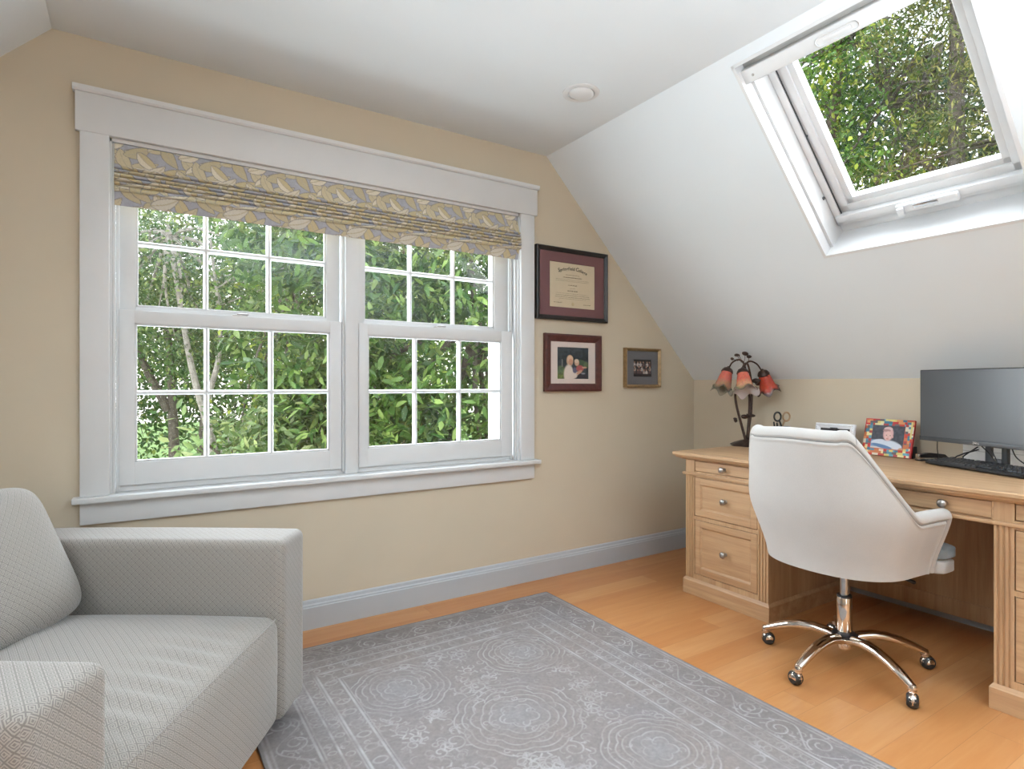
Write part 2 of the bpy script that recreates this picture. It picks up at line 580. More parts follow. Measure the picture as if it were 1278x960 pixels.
# ------------------------------------------------------------------ window_2: roof window in the slope
sky = empty('window_2', tuple(MS @ Vector((.5, 1.14, 0))))
sky['kind'] = 'structure'
so = Vector(sky.location)


def spart(name, mb, mat, parent=None, **kw):
    mb.v = [tuple((MS @ Vector(p)) - so) for p in mb.v]
    o = obj(name, mb, mat, parent or sky, recalc=True, **kw)
    o['kind'] = 'structure'
    return o


# white shaft lining with a groove near the room edge
mb = MB()
L = .012
mb.box(KS0, KS1, KY1 - L, KY1 + .001, -.002, .055)
mb.box(KS0, KS1, KY1 - L + .006, KY1 + .001, .055, .066)
mb.box(KS0, KS1, KY1 - L - .008, KY1 + .001, .066, .24)
mb.box(KS0, KS1, KY0 - .001, KY0 + L, -.002, .24)
mb.box(KS1 - L, KS1 + .001, KY0, KY1, -.002, .24)
mb.box(KS0 - .001, KS0 + L, KY0, KY1, -.002, .24)
spart('shaft_lining', mb, M_['vinyl'], smooth=False)
# outer frame
fy0, fy1 = KY0 + .014, KY1 - .022
fs0, fs1 = KS0 + .014, KS1 - .058
mb = MB()
mb.box(fs0, fs1, fy1 - .030, fy1, .165, .25, .003)
mb.box(fs0, fs1, fy0, fy0 + .030, .165, .25, .003)
mb.box(fs1 - .030, fs1, fy0, fy1, .165, .25, .003)
mb.box(fs0, fs0 + .05, fy0, fy1, .165, .25, .003)
mb.box(fs1 - .002, KS1, fy0 - .01, fy1 + .01, .185, .25, .003)
fr = spart('frame', mb, M_['vinyl'])
# sash with stepped inner edge
gy0, gy1 = .864, 1.408
gs1 = .849
mb = MB()
mb.box(fs0, gs1 + .030, gy1, gy1 + .028, .19, .235, .003)
mb.box(fs0, gs1 + .065, gy1 + .027, gy1 + .070, .182, .235, .003)
mb.box(fs0, gs1 + .030, gy0 - .028, gy0, .19, .235, .003)
mb.box(fs0, gs1 + .065, gy0 - .058, gy0 - .027, .182, .235, .003)
mb.box(gs1, gs1 + .028, gy0 - .028, gy1 + .028, .19, .2345, .003)
mb.box(gs1 + .027, gs1 + .062, gy0 - .058, gy1 + .070, .182, .2345, .003)
mb.box(fs0, .16, gy0, gy1, .19, .234, .003)
sh = spart('sash', mb, M_['vinyl'])
spart('glass_pane', MB().box(.15, gs1 + .005, gy0 - .005, gy1 + .005, .212, .216), M_['skyglass'], sh, smooth=False)
mb = MB()
mb.box(fs0, fs1 - .03, fy1 - .036, fy1 - .031, .172, .176)
spart('seal', mb, M_['gasket'], sh, smooth=False)
# screws on the lining
mb = MB()
mb.sphere((.80, KY1 - .021, .155), .008)
mb.sphere((.50, KY1 - .055, .180), .005)
spart('screw', mb, M_['gasket'])
# handle bar along the lower rail
bs0, bs1 = gs1 + .060, gs1 + .094
mb = MB()
mb.box(bs0, bs1, fy0 + .012, fy1 - .012, .148, .186, .005)
hb = spart('control_bar', mb, M_['vinyl'])
mb = MB()
mb.box(bs0 + .004, bs1 + .010, 1.005, 1.235, .126, .150, .008, 3)
mb.box(bs0 + .012, bs1 + .014, 1.200, 1.226, .112, .128, .003)
spart('handle', mb, M_['vinyl'], hb)
mb = MB()
mb.box(bs0 + .010, bs1 - .006, 1.075, 1.165, .1235, .127, .002)
spart('handle_slot', mb, M_['steel'], hb)
# blind cassette across the top of the opening
mb = MB()
mb.box(.087, .146, KY0 + .006, KY1 - .006, .020, .075, .006, 3)
cas = spart('blind_cassette', mb, M_['vinyl'])
mb = MB()
mb.box(.058, .100, KY0 + .012, KY1 - .012, .055, .12, .003)
spart('blind_roll', mb, plain('grey_blind_housing', (.42, .41, .39), .5), cas)
mb = MB()
ring = []
for a in range(40):
    t = 2 * PI * a / 40
    cx = .058 if math.cos(t) > 0 else -.058
    ring.append((.121 + .017 * math.sin(t), 1.136 + cx + .019 * math.cos(t), .019))
mb.tube(ring + [ring[0]], .0042, 6, caps=False)
mb.box(.113, .129, 1.085, 1.187, .0175, .023, .003)
spart('finger_pull', mb, M_['vinyl'], cas)
for yy in (KY1 - .055, KY0 + .055):
    spart('end_screw', MB().sphere((.118, yy, .019), .006, sc=(1, 1, .4)), M_['nickel'], cas)

# ------------------------------------------------------------------ recessed eyeball light
lt = empty('recessed_ceiling_light', (1.697, 2.073, CEIL))
tag(lt, 'white round recessed eyeball light set flat in the ceiling above the framed diploma', 'ceiling light')
mb = MB()
mb.lathe([(.0595, -.001), (.0610, -.005), (.074, -.006), (.083, -.0035), (.085, 0.0)], 40, caps=False)
obj('trim_ring', mb, M_['vinyl'], lt)
mb = MB()
prof = [(.0595 * math.cos(t), -.0595 * math.sin(t) * .34) for t in [R(a) for a in range(0, 56, 8)]]
prof += [(.022, -.0195), (.010, -.0205), (.002, -.0207)]
mb.lathe(prof, 32, M=Matrix.Rotation(R(5), 4, 'X') @ Matrix.Rotation(R(6), 4, 'Y'), caps=False)
obj('eyeball', mb, M_['vinyl'], lt)
# ------------------------------------------------------------------ desk
DX = 2.49      # face of the pedestals
DT = .755      # desk top
desk = empty('desk', (DX, 1.238, 0))
tag(desk, 'light oak double pedestal desk with fluted corners against the low wall', 'desk')
dx, dy = DX, 1.238


def dpart(name, mb, mat, parent=None, off=None, **kw):
    ox, oy, oz = off if off else (dx, dy, 0)
    mb.v = [(x - ox, y - oy, z - oz) for x, y, z in mb.v]
    o = obj(name, mb, mat, parent or desk, **kw)
    if off:
        o.location = (ox - dx, oy - dy, oz) if parent is None else (0, 0, 0)
    return o


DY0, DY1 = .320, 2.156       # outer ends of the pedestals
DB = 3.225                   # back of the desk
# top: board plus cove moulding under it
ov = .048
prof = [(-.048, .755), (-.050, .752), (-.050, .741), (-.047, .737), (-.041, .735), (-.038, .729), (-.031, .724), (-.022, .7205), (-.015, .719), (-.013, .716), (0, .716)]
mb = MB()
loops = []
for o_, z in prof:
    loops.append([(DX + o_, DY0 + o_, z), (DB, DY0 + o_, z), (DB, DY1 - o_, z), (DX + o_, DY1 - o_, z)])
for i in range(len(loops) - 1):
    a, b = loops[i], loops[i + 1]
    for k in range(4):
        mb.add([a[k], a[(k + 1) % 4], b[(k + 1) % 4], b[k]], [(0, 1, 2, 3)])
mb.add(loops[0], [(3, 2, 1, 0)]); mb.add(loops[-1], [(0, 1, 2, 3)])
dpart('desktop', mb, M_['wy'], recalc=True, smooth=False)


def drawer(y0, y1, z0, z1, panel, knobs=1, ky=None):
    """inset drawer front with a dark reveal all round"""
    mb = MB()
    g = .003
    a, b, c, d = y0 + g, y1 - g, z0 + g, z1 - g
    if panel:
        w = .034
        mb.box(DX + .001, DX + .0115, a, a + w, c, d, .0015)
        mb.box(DX + .001, DX + .0115, b - w, b, c, d, .0015)
        mb.box(DX + .001, DX + .0115, a + w, b - w, c, c + w, .0015)
        mb.box(DX + .001, DX + .0115, a + w, b - w, d - w, d, .0015)
        # bevelled inner moulding and sunk panel
        i0, i1, j0, j1 = a + w, b - w, c + w, d - w
        q = .008
        P0 = [(DX + .003, i0, j0), (DX + .003, i1, j0), (DX + .003, i1, j1), (DX + .003, i0, j1)]
        P1 = [(DX + .0098, i0 + q, j0 + q), (DX + .0098, i1 - q, j0 + q), (DX + .0098, i1 - q, j1 - q), (DX + .0098, i0 + q, j1 - q)]
        for k in range(4):
            mb.add([P0[k], P0[(k + 1) % 4], P1[(k + 1) % 4], P1[k]], [(3, 2, 1, 0)])
        mb.add(P1, [(3, 2, 1, 0)])
    else:
        mb.box(DX + .001, DX + .0115, a, b, c, d, .002)
    zc = (z0 + z1) / 2
    dr = dpart('drawer', mb, M_['wy'], off=(DX, (y0 + y1) / 2, zc), smooth=False)
    for y in (ky or [(y0 + y1) / 2]):
        k = MB()
        k.lathe([(.0095, .000), (.0085, .003), (.0055, .006), (.0050, .013), (.0085, .016), (.0150, .020), (.0165, .025), (.0150, .030), (.0090, .0335), (.001, .0345)], 24,
                M=Matrix.Translation((DX + (.010 if panel else .001), y, zc)) @ Matrix.Rotation(R(-90), 4, 'Y'))
        dpart('knob', k, M_['nickel'], dr, off=(DX, (y0 + y1) / 2, zc), ang=60)
    return dr


def pedestal(y0, y1):
    mb = MB()
    # carcass body set back behind the drawer fronts, with face frame rails
    mb.box(DX + .012, DB - .03, y0 + .004, y1 - .004, .02, .716)
    mb.box(DX + .001, DX + .03, y0 + .056, y1 - .056, .077, .113)
    mb.box(DX + .001, DX + .03, y0 + .056, y1 - .056, .402, .4205)
    mb.box(DX + .001, DX + .03, y0 + .056, y1 - .056, .626, .656)
    dpart('carcass', mb, M_['wz'], smooth=False)
    # upper blocks and rail moulding
    for a, b in ((y0, y0 + .057), (y1 - .057, y1)):
        dpart('corner_block', MB().box(DX, DX + .04, a, b, .648, .717), M_['wz'], smooth=False)
    # fluted pilasters
    for a, b in ((y0, y0 + .056), (y1 - .056, y1)):
        pts = [(DX + .04, a), (DX, a)]
        n = 3; fw = .0085; gap = (.056 - n * fw) / (n + 1)
        y = a
        for i in range(n):
            y += gap
            pts += [(DX, y), (DX + .0055, y + .002), (DX + .0065, y + fw / 2), (DX + .0055, y + fw - .002), (DX, y + fw)]
            y += fw
        pts += [(DX, b), (DX + .04, b)]
        m2 = MB()
        m2.prism(pts, 'z', .086, .634)
        dpart('pilaster', m2, M_['wz'], smooth=False)
    # plinth with a chamfered top edge
    mb = MB()
    e = .011
    mb.box(DX - e, DB - .03, y0 - e, y1 + e, 0, .074, .0015)
    lo = [(DX - e, y0 - e), (DB - .03, y0 - e), (DB - .03, y1 + e), (DX - e, y1 + e)]
    hi = [(DX - .001, y0 - .001), (DB - .03, y0 - .001), (DB - .03, y1 + .001), (DX - .001, y1 + .001)]
    for k in range(4):
        A, B = lo[k], lo[(k + 1) % 4]; C, D = hi[(k + 1) % 4], hi[k]
        mb.add([(A[0], A[1], .0735), (B[0], B[1], .0735), (C[0], C[1], .088), (D[0], D[1], .088)], [(0, 1, 2, 3)])
    dpart('plinth', mb, M_['wy'], smooth=False)
    m = y0 + .057, y1 - .057
    drawer(m[0], m[1], .656, .714, False)
    drawer(m[0], m[1], .4205, .626, True)
    drawer(m[0], m[1], .113, .402, True)


pedestal(1.667, DY1)
pedestal(DY0, .809)
# rail moulding running round the front and both ends
mb = MB()
mb.box(DX - .009, DX + .03, DY0 - .018, DY1 + .018, .634, .648, .003)
mb.box(DX, DB - .03, DY1 - .01, DY1 + .012, .634, .648, .003)
mb.box(DX, DB - .03, DY0 - .012, DY0 + .01, .634, .648, .003)
dpart('rail_molding', mb, M_['wy'])
# centre section
mb = MB()
mb.box(DX + .012, DX + .05, .80, 1.676, .648, .717)
mb.box(DX, DX + .03, .8094, .8145, .648, .717)
mb.box(DX, DX + .03, 1.6615, 1.6666, .648, .717)
mb.box(DX + .0004, DX + .03, .8094, 1.6666, .7135, .7175)
dpart('apron', mb, M_['wy'], smooth=False)
drawer(.812, 1.664, .652, .7135, False, ky=[.955, 1.521])
mb = MB()
mb.box(DB - .045, DB - .025, .80, 1.676, .050, .716)
mb.box(DB - .053, DB - .045, .80, 1.676, .050, .125, .002)
dpart('modesty_panel', mb, M_['wz'])

# ------------------------------------------------------------------ desk chair
def fabric_plain(name, c):
    m, nt, b = nt_new(name)
    co = objco(nt)
    n = noise(nt, co, 900, 2, .6)
    n2 = noise(nt, co, 14, 3, .5)
    c1 = ramp(nt, n, [(.3, tuple(x * .88 for x in c)), (.7, tuple(min(1, x * 1.06) for x in c))])
    nt.links.new(mixc(nt, .12, c1, ramp(nt, n2, [(.35, tuple(x * .8 for x in c)), (.65, c)])), b.inputs['Base Color'])
    b.inputs['Roughness'].default_value = .85
    b.inputs['Specular IOR Level'].default_value = .2
    b.inputs['Sheen Weight'].default_value = .25
    bump(nt, b, n, .25, .0008)
    return m


M_['linen'] = fabric_plain('pale_linen', (.50, .478, .45))
M_['seatgrey'] = fabric_plain('grey_linen', (.20, .215, .22))
M_['seamthread'] = plain('grey_piping', (.25, .245, .235), .8)

CH = (2.365, 1.25)
CH_ROT = R(-1)
chair = empty('desk_chair', (CH[0], CH[1], 0), CH_ROT)
tag(chair, 'pale linen barrel back swivel chair on a chrome five star base at the desk', 'chair')


def smooth01(x):
    x = max(0.0, min(1.0, x)); return x * x * (3 - 2 * x)


# outer plan at arm height: parametrised by s in [-1, 1] (right arm tip .. back .. left arm tip)
def plan_raw(n=400):
    pts = []
    ax, ay, xs = .288, .322, -.040
    xf = .115
    m = n // 4
    for i in range(m): pts.append((xf + (xs - xf) * i / m, -ay - .015 * (1 - i / m) ** 1.5))
    e = 2 / 2.35
    for i in range(2 * m + 1):
        p = PI * i / (2 * m)
        c_, s_ = math.sin(p), -math.cos(p)
        pts.append((xs - ax * abs(c_) ** e, ay * math.copysign(abs(s_) ** e, s_)))
    for i in range(1, m + 1): pts.append((xs + (xf - xs) * i / m, ay + .015 * (i / m) ** 1.5))
    return pts


_raw = plan_raw()
_len = [0]
for a, b in zip(_raw, _raw[1:]): _len.append(_len[-1] + math.dist(a, b))


def plan(s):
    t = (s + 1) / 2 * _len[-1]
    import bisect
    i = min(max(bisect.bisect_right(_len, t) - 1, 0), len(_raw) - 2)
    w = (t - _len[i]) / max(1e-9, _len[i + 1] - _len[i])
    a, b = _raw[i], _raw[i + 1]
    p = Vector((a[0] + (b[0] - a[0]) * w, a[1] + (b[1] - a[1]) * w, 0))
    d = Vector((b[0] - a[0], b[1] - a[1], 0)).normalized()
    return p, Vector((-d.y, d.x, 0))       # point, outward normal


LTOT = _len[-1]
ZB = .424


def top_h(s):
    """height of the rim over arc distance from the back's middle"""
    d = abs(s) * LTOT / 2
    hi, lo = .958, .668
    t = max(0.0, min(1.0, (d - .225) / .235))
    h = hi + (lo - hi) * math.sin(PI / 2 * t) ** 1.45
    if d < .2: h += .003 * math.cos(d / .2 * PI)
    return h


def shell_pt(s, z, inset=0.0):
    p, nrm = plan(s)
    f = (z - ZB) / .56
    k = .79 + .21 * smooth01((z - ZB + .03) / .30)          # tucks in towards the seat
    q = Vector((p.x * k, p.y * k, 0))
    # arm fronts rake back towards the seat
    if p.x > 0: q.x = p.x * (1 + .10 * max(0, 1 - (z - ZB) / .24))
    # back leans outwards, back narrows a little at the top
    back = max(0, -p.x - .05) / .25
    q.x -= .055 * back * smooth01((z - .55) / .42)
    q.y *= 1 - .12 * smooth01((z - .62) / .33)
    q = q - nrm * inset
    return Vector((q.x, q.y, z))


THK = .055


def seam_off(d):
    """how far the outer cover sinks (+) or swells (-) at a distance from its edge"""
    return .0055 * math.exp(-((d - .039) / .0036) ** 2) - .0035 * math.exp(-((d - .049) / .004) ** 2) - .003 * math.exp(-((d - .024) / .010) ** 2)


s_list = [-1 + 2 * i / 110 for i in range(111)]
s_list += [sg * (1 - k * .003 / (LTOT / 2)) for k in range(1, 24) for sg in (-1, 1)]
s_list = sorted(set(s_list))
tdist = [.029, .032, .035, .037, .039, .041, .043, .046, .049, .052, .056, .062, .075]
rows = []
for s in s_list:
    h = top_h(s)
    # thickness rounds off at the two front ends
    e = min(1.0, (1 - abs(s)) / .035)
    th = THK * (.25 + .75 * math.sqrt(max(0, 1 - (1 - e) ** 2)))
    mid = THK / 2
    row = []
    rr = th / 2
    drop = .012 * (1 - e) ** 2
    zt = h - rr - drop
    zz = [ZB + (zt - .05 - ZB) * j / 17 for j in range(18)] + [zt - (q - THK / 2) for q in tdist[:-1]][::-1]
    d_end = (1 - abs(s)) * LTOT / 2
    for z in zz:
        row.append(shell_pt(s, z, mid - th / 2 + seam_off(min(h - z, d_end))))
    for a in range(1, 8):
        t = PI * a / 8
        row.append(shell_pt(s, zt, mid - th / 2 * math.cos(t)) + Vector((0, 0, rr * math.sin(t))))
    for j in range(22):
        z = zt + (ZB - zt) * j / 21
        row.append(shell_pt(s, z, mid + th / 2))
    rows.append(row)
mb = MB()
mb.grid(rows, closed_v=True)
nv = len(rows[0])
mb.add([rows[0][j] for j in range(nv)], [tuple(range(nv))])
mb.add([rows[-1][j] for j in range(nv)], [tuple(range(nv))[::-1]])
shell = obj('backrest', mb, M_['linen'], chair, recalc=True, ang=60)
# double row of piping that follows the rim
for d_in in (.039,):
    path = []
    se = 1 - d_in / (LTOT / 2)
    for j in range(14):
        z = ZB + .01 + (top_h(-se) - d_in - ZB - .01) * j / 13
        path.append(shell_pt(-se, z, .0045))
    for i in range(1, 120):
        s = -se + 2 * se * i / 120
        path.append(shell_pt(s, top_h(s) - d_in, .0045))
    for j in range(14):
        z = ZB + .01 + (top_h(se) - d_in - ZB - .01) * (13 - j) / 13
        path.append(shell_pt(se, z, .0045))
    mb = MB(); mb.tube(path, .0026, 6)
    obj('piping', mb, M_['seamthread'], shell)
# short seams across the rim at the two upper corners
for sg in (-1, 1):
    s = sg * .25 / (LTOT / 2)
    h = top_h(s); path = []
    for a in range(0, 9):
        t = PI * a / 8
        path.append(shell_pt(s, h - THK / 2, THK / 2 - (THK / 2 + .0006) * math.cos(t)) + Vector((0, 0, (THK / 2 + .0006) * math.sin(t))))
    obj('rim_seam', MB().tube(path, .0014, 6), M_['seamthread'], shell)


def pad(a, b, x0, z0, z1, r, n=64, ex=2.6):
    """cushion with superellipse plan and rounded edges"""
    prof = []
    for k in range(7): t = PI / 2 * k / 6; prof.append((1 - (r / a) * (1 - math.sin(t)), z0 + r * (1 - math.cos(t))))
    for k in range(7): t = PI / 2 * k / 6; prof.append((1 - (r / a) * (1 - math.cos(t)), z1 - r + r * math.sin(t)))
    prof += [(.6, z1 + .006), (.3, z1 + .010), (.02, z1 + .011)]
    prof = [(.02, z0)] + prof
    P = []
    for f, z in prof:
        row = []
        for j in range(n):
            t = 2 * PI * j / n
            c, s = math.cos(t), math.sin(t)
            row.append((x0 + a * f * math.copysign(abs(c) ** (2 / ex), c), b * f * math.copysign(abs(s) ** (2 / ex), s), z))
        P.append(row)
    m = MB(); m.grid(P, closed_v=True)
    m.add(P[0], [tuple(range(n))]); m.add(P[-1], [tuple(range(n))])
    return m


sbm = pad(.205, .225, -.01, .412, .465, .022)
t_ = pad(.055, .294, .172, .412, .470, .012, ex=7)
sbm.add(t_.v, t_.f)
obj('seat_base', sbm, M_['linen'], chair, recalc=True, ang=60)
sm_ = pad(.195, .215, .0, .460, .512, .024)
t_ = pad(.057, .298, .174, .464, .520, .014, ex=7)
sm_.add(t_.v, t_.f)
obj('seat', sm_, M_['seatgrey'], chair, recalc=True, ang=60)
# column
mb = MB()
mb.lathe([(.026, .108), (.0275, .112), (.0275, .270), (.026, .274)], 32)
mb.lathe([(.0245, .100), (.0265, .088), (.0265, .080), (.022, .070), (.016, .068)], 32)
obj('gas_column', mb, M_['chrome'], chair)
mb = MB(); mb.lathe([(.0165, .270), (.0165, .405)], 24)
obj('piston', mb, M_['steel'], chair)
mb = MB()
mb.lathe([(.0255, .272), (.0275, .276), (.0255, .283), (.0165, .284)], 28)
obj('column_collar', mb, M_['black'], chair)
mb = MB()
mb.lathe([(.030, .118), (.046, .122), (.048, .129), (.040, .134), (.0276, .136)], 32)
obj('hub_ring', mb, M_['black'], chair)
mb = MB()
mb.box(-.08, .08, -.06, .06, .392, .410, .006)
obj('seat_plate', mb, M_['black'], chair)
mb = MB()
lev = [(0.0, -.06, .372), (.02, -.14, .368), (.055, -.20, .356), (.075, -.235, .350)]
lev = [(.03, -.05, .400), (.09, -.10, .390), (.13, -.14, .372), (.165, -.175, .352)]
mb.tube(lev, [.004, .0045, .007, .0075], 10)
mb.sphere(lev[-1], .0078)
obj('height_lever', mb, M_['black'], chair)
# five-star base with casters
for k in range(5):
    a = R(106.5 + 72 * k) - CH_ROT
    Ml = Matrix.Rotation(a, 4, 'Z')
    path = [(.022, 0, .108), (.06, 0, .121), (.11, 0, .127), (.16, 0, .122), (.21, 0, .109), (.255, 0, .091), (.285, 0, .077), (.302, 0, .069)]
    mb = MB(); mb.tube(path, [.023, .023, .0225, .0215, .020, .0185, .017, .015], 14, squash=.8)
    mb.v = [tuple(Vector(p)) for p in mb.v]
    leg = obj('leg', mb, M_['chrome'], chair, rot=(0, 0, a), ang=50)
    mb = MB(); mb.lathe([(.0125, .050), (.0145, .052), (.0145, .057), (.0125, .058), (.0125, .061), (.015, .062), (.015, .069), (.012, .076), (.004, .079)], 20, M=Matrix.Translation((.302, 0, 0)))
    obj('caster_stem', mb, M_['chrome'], leg)
    sw = R(35 + 50 * k)                      # each caster is swivelled its own way
    Mc = Matrix.Translation((.302, 0, 0)) @ Matrix.Rotation(sw, 4, 'Z')
    mb = MB()
    # hooded ball caster: half-shell hood over a dark wheel
    hood = []
    for i in range(9):
        t = R(-18 + 216 * i / 8)
        row = []
        for j in range(9):
            w = R(-90 + 180 * j / 8)
            rr = .0272 * (1 if abs(j - 4) < 4 else .98)
            row.append((-.012 + rr * math.cos(w) * math.cos(t), .0215 * math.sin(w) * 1.05, .0275 + rr * math.cos(w) * math.sin(t)))
        hood.append(row)
    mb.grid(hood)
    mb.v = [tuple(Mc @ Vector(p)) for p in mb.v]
    obj('caster_hood', mb, M_['chrome'], leg, recalc=True, ang=60)
    mb = MB()
    MW = Mc @ Matrix.Translation((-.012, 0, .0262)) @ Matrix.Rotation(R(90), 4, 'X')
    mb.lathe([(.004, -.019), (.018, -.018), (.0235, -.013), (.0262, -.006), (.0262, .006), (.0235, .013), (.018, .018), (.004, .019)], 24, M=MW)
    obj('caster_wheel', mb, M_['rubber'], leg)

# ------------------------------------------------------------------ armchair
def greek_fabric():
    m, nt, b = nt_new('grey_key_weave')
    t = N(nt, 'ShaderNodeTexCoord'); mp = N(nt, 'ShaderNodeMapping')
    s = 1 / .0172
    mp.inputs['Scale'].default_value = (s, s, s); mp.inputs['Rotation'].default_value = (0, 0, R(45))
    nt.links.new(t.outputs['UV'], mp.inputs[0])
    sep = N(nt, 'ShaderNodeSeparateXYZ'); nt.links.new(mp.outputs[0], sep.inputs[0])
    fx = mathn(nt, 'SUBTRACT', mathn(nt, 'FRACT', sep.outputs[0]), .5)
    fy = mathn(nt, 'SUBTRACT', mathn(nt, 'FRACT', sep.outputs[1]), .5)
    mx = mathn(nt, 'MAXIMUM', mathn(nt, 'ABSOLUTE', fx), mathn(nt, 'ABSOLUTE', fy))
    # the ring opens on one side, as a key pattern does
    gap = mathn(nt, 'MULTIPLY', mathn(nt, 'GREATER_THAN', fx, .02), mathn(nt, 'LESS_THAN', mathn(nt, 'ABSOLUTE', mathn(nt, 'SUBTRACT', fy, .16)), .07))
    v = ramp(nt, mx, [(0, (0, 0, 0)), (.09, (0, 0, 0)), (.12, (1, 1, 1)), (.20, (1, 1, 1)), (.23, (0, 0, 0)), (.29, (0, 0, 0)), (.32, (1, 1, 1)), (.41, (1, 1, 1)), (.45, (0, 0, 0))])
    v = mathn(nt, 'MAXIMUM', v, mathn(nt, 'MULTIPLY', gap, .8))
    nz = noise(nt, t.outputs['UV'], 700, 2)
    nz2 = noise(nt, t.outputs['UV'], 1800, 1)
    c = mixc(nt, v, (.212, .192, .172), (.366, .332, .298))
    c = mixc(nt, .5, c, mixc(nt, 1.0, c, ramp(nt, nz, [(.3, (.7, .7, .7)), (.7, (1, 1, 1))]), 'MULTIPLY'))
    nt.links.new(c, b.inputs['Base Color'])
    b.inputs['Roughness'].default_value = .9
    b.inputs['Specular IOR Level'].default_value = .15
    b.inputs['Sheen Weight'].default_value = .3
    bump(nt, b, mathn(nt, 'ADD', v, nz2), .3, .0012)
    return m


M_['key_weave'] = greek_fabric()
M_['darkwood'] = plain('dark_wood', (.10, .05, .03), .4, var=.2)
AROT = R(-33.0)
arm = empty('armchair', (-.246, 1.883, .0085), AROT)
tag(arm, 'wide grey armchair with a small key pattern weave beside the window', 'armchair')
AW = .583; AT = .195


def soft_box(x0, x1, y0, y1, z0, z1, bev, cuts=10, bulge=None, seg=4):
    bm = bmesh.new()
    bmesh.ops.create_cube(bm, size=1.0)
    for v in bm.verts:
        v.co = Vector((x0 + (v.co.x + .5) * (x1 - x0), y0 + (v.co.y + .5) * (y1 - y0), z0 + (v.co.z + .5) * (z1 - z0)))
    bmesh.ops.bevel(bm, geom=list(bm.edges), offset=bev, segments=seg, profile=.5, affect='EDGES')
    big = [e for e in bm.edges if e.calc_length() > .12]
    bmesh.ops.subdivide_edges(bm, edges=big, cuts=cuts, use_grid_fill=True)
    if bulge:
        for v in bm.verts:
            u = ((v.co.x - x0) / (x1 - x0) * 2 - 1, (v.co.y - y0) / (y1 - y0) * 2 - 1, (v.co.z - z0) / (z1 - z0) * 2 - 1)
            v.co += Vector(bulge(u))
    m = MB(); m.bm(bm); return m


def arm_bulge(u): return (0, 0, .004 * (1 - u[0] ** 2) * max(0, u[2]))


KW = dict(uv=True, ang=70)
obj('arm', soft_box(-.46, .500, AW - AT, AW, .045, .613, .026, bulge=arm_bulge), M_['key_weave'], arm, **KW)
obj('arm', soft_box(-.46, .500, -AW, -AW + AT, .045, .613, .026, bulge=arm_bulge), M_['key_weave'], arm, **KW)
# chair back behind the pillow
obj('back_frame', soft_box(-.52, -.40, -AW + .01, AW - .01, .045, .690, .035), M_['key_weave'], arm, **KW)
iw = AW - AT
obj('seat_rail', soft_box(-.42, .44, -iw + .004, iw - .004, .045, .205, .016), M_['key_weave'], arm, **KW)


def seat_bulge(u):
    x = y = z = 0
    if u[2] > 0: z = .045 * (1 - abs(u[0]) ** 2.5) * (1 - abs(u[1]) ** 3) * u[2]
    if u[0] > .5: x = .016 * (1 - u[1] ** 6) * (1 - abs(u[2] - .2) ** 2 * .7) + .006 * math.exp(-((u[2] + .12) / .05) ** 2) * smooth01((abs(u[1]) - .9) / .08) * -1
    # creases pulled in along the front edge
    if u[2] > .4 and u[0] > .2:
        z += .005 * math.sin(u[1] * 34 + u[0] * 3) * smooth01((u[0] - .35) / .4) * (1 - smooth01((u[0] - .8) / .2)) * smooth01((.8 - abs(u[1] + .15)) / .4)
    return (x, y, z)


sc_ = obj('seat_cushion', soft_box(-.34, .492, -iw + .003, iw - .003, .050, .388, .036, cuts=40, bulge=seat_bulge, seg=5), M_['key_weave'], arm, **KW)
# welt along the front top edge of the seat cushion
wp = [(.492 - .007 + .0125 * (1 - (y / iw) ** 6), y, .3815 + .006 * (1 - abs(y / iw) ** 3)) for y in [(-iw + .03) + (2 * iw - .06) * i / 40 for i in range(41)]]
wo = MB(); wo.tube(wp, .0022, 6)
obj('seam', wo, M_['key_weave'], sc_, uv=True)
# piping on the outer edges of the near arm
for sg in (1, -1):
    pp = [(.498, sg * (AW - .004), z) for z in (.06, .2, .35, .5, .575)] + [(.490, sg * (AW - .008), .596), (.47, sg * (AW - .010), .603), (.2, sg * (AW - .010), .606), (-.2, sg * (AW - .010), .606), (-.44, sg * (AW - .010), .604)]


# loose back pillow: puffed slab with soft corners
def pillow(w, h, t, n=36):
    def side(sgn):
        P = []
        for i in range(n + 1):
            v = -1 + 2 * i / n
            row = []
            for j in range(n + 1):
                u = -1 + 2 * j / n
                # rounded-rectangle outline
                uu = u * w / 2; vv = v * h / 2
                k = (abs(u) ** 7 + abs(v) ** 7) ** (1 / 7) if (u or v) else 1
                mx = max(abs(u), abs(v), 1e-6)
                f = mx / k if k else 1
                th = t / 2 * max(0.0, (1 - mx ** 5)) ** .42
                th += .004 * math.sin(5 * u + 2 * v) * (1 - mx ** 2)
                row.append((sgn * th, uu * f, vv * f))
            P.append(row)
        return P
    m = MB()
    m.grid(side(1)); m.grid(side(-1), flip=True)
    bm = bmesh.new()
    vs = [bm.verts.new(p) for p in m.v]
    for f in m.f: bm.faces.new([vs[i] for i in f])
    bmesh.ops.remove_doubles(bm, verts=bm.verts, dist=.0008)
    bmesh.ops.recalc_face_normals(bm, faces=bm.faces)
    o = MB(); o.bm(bm); return o


pil = obj('back_pillow', pillow(2 * iw - .004, .45, .235), M_['key_weave'], arm, loc=(-.238, 0, .586), rot=(0, R(-25), 0), **KW)
for x in (-.42, .43):
    for y in (-AW + .07, AW - .07):
        f = MB(); f.lathe([(.016, 0), (.019, .01), (.025, .048)], 20, M=Matrix.Translation((x, y, 0)))
        obj('foot', f, M_['darkwood'], arm)
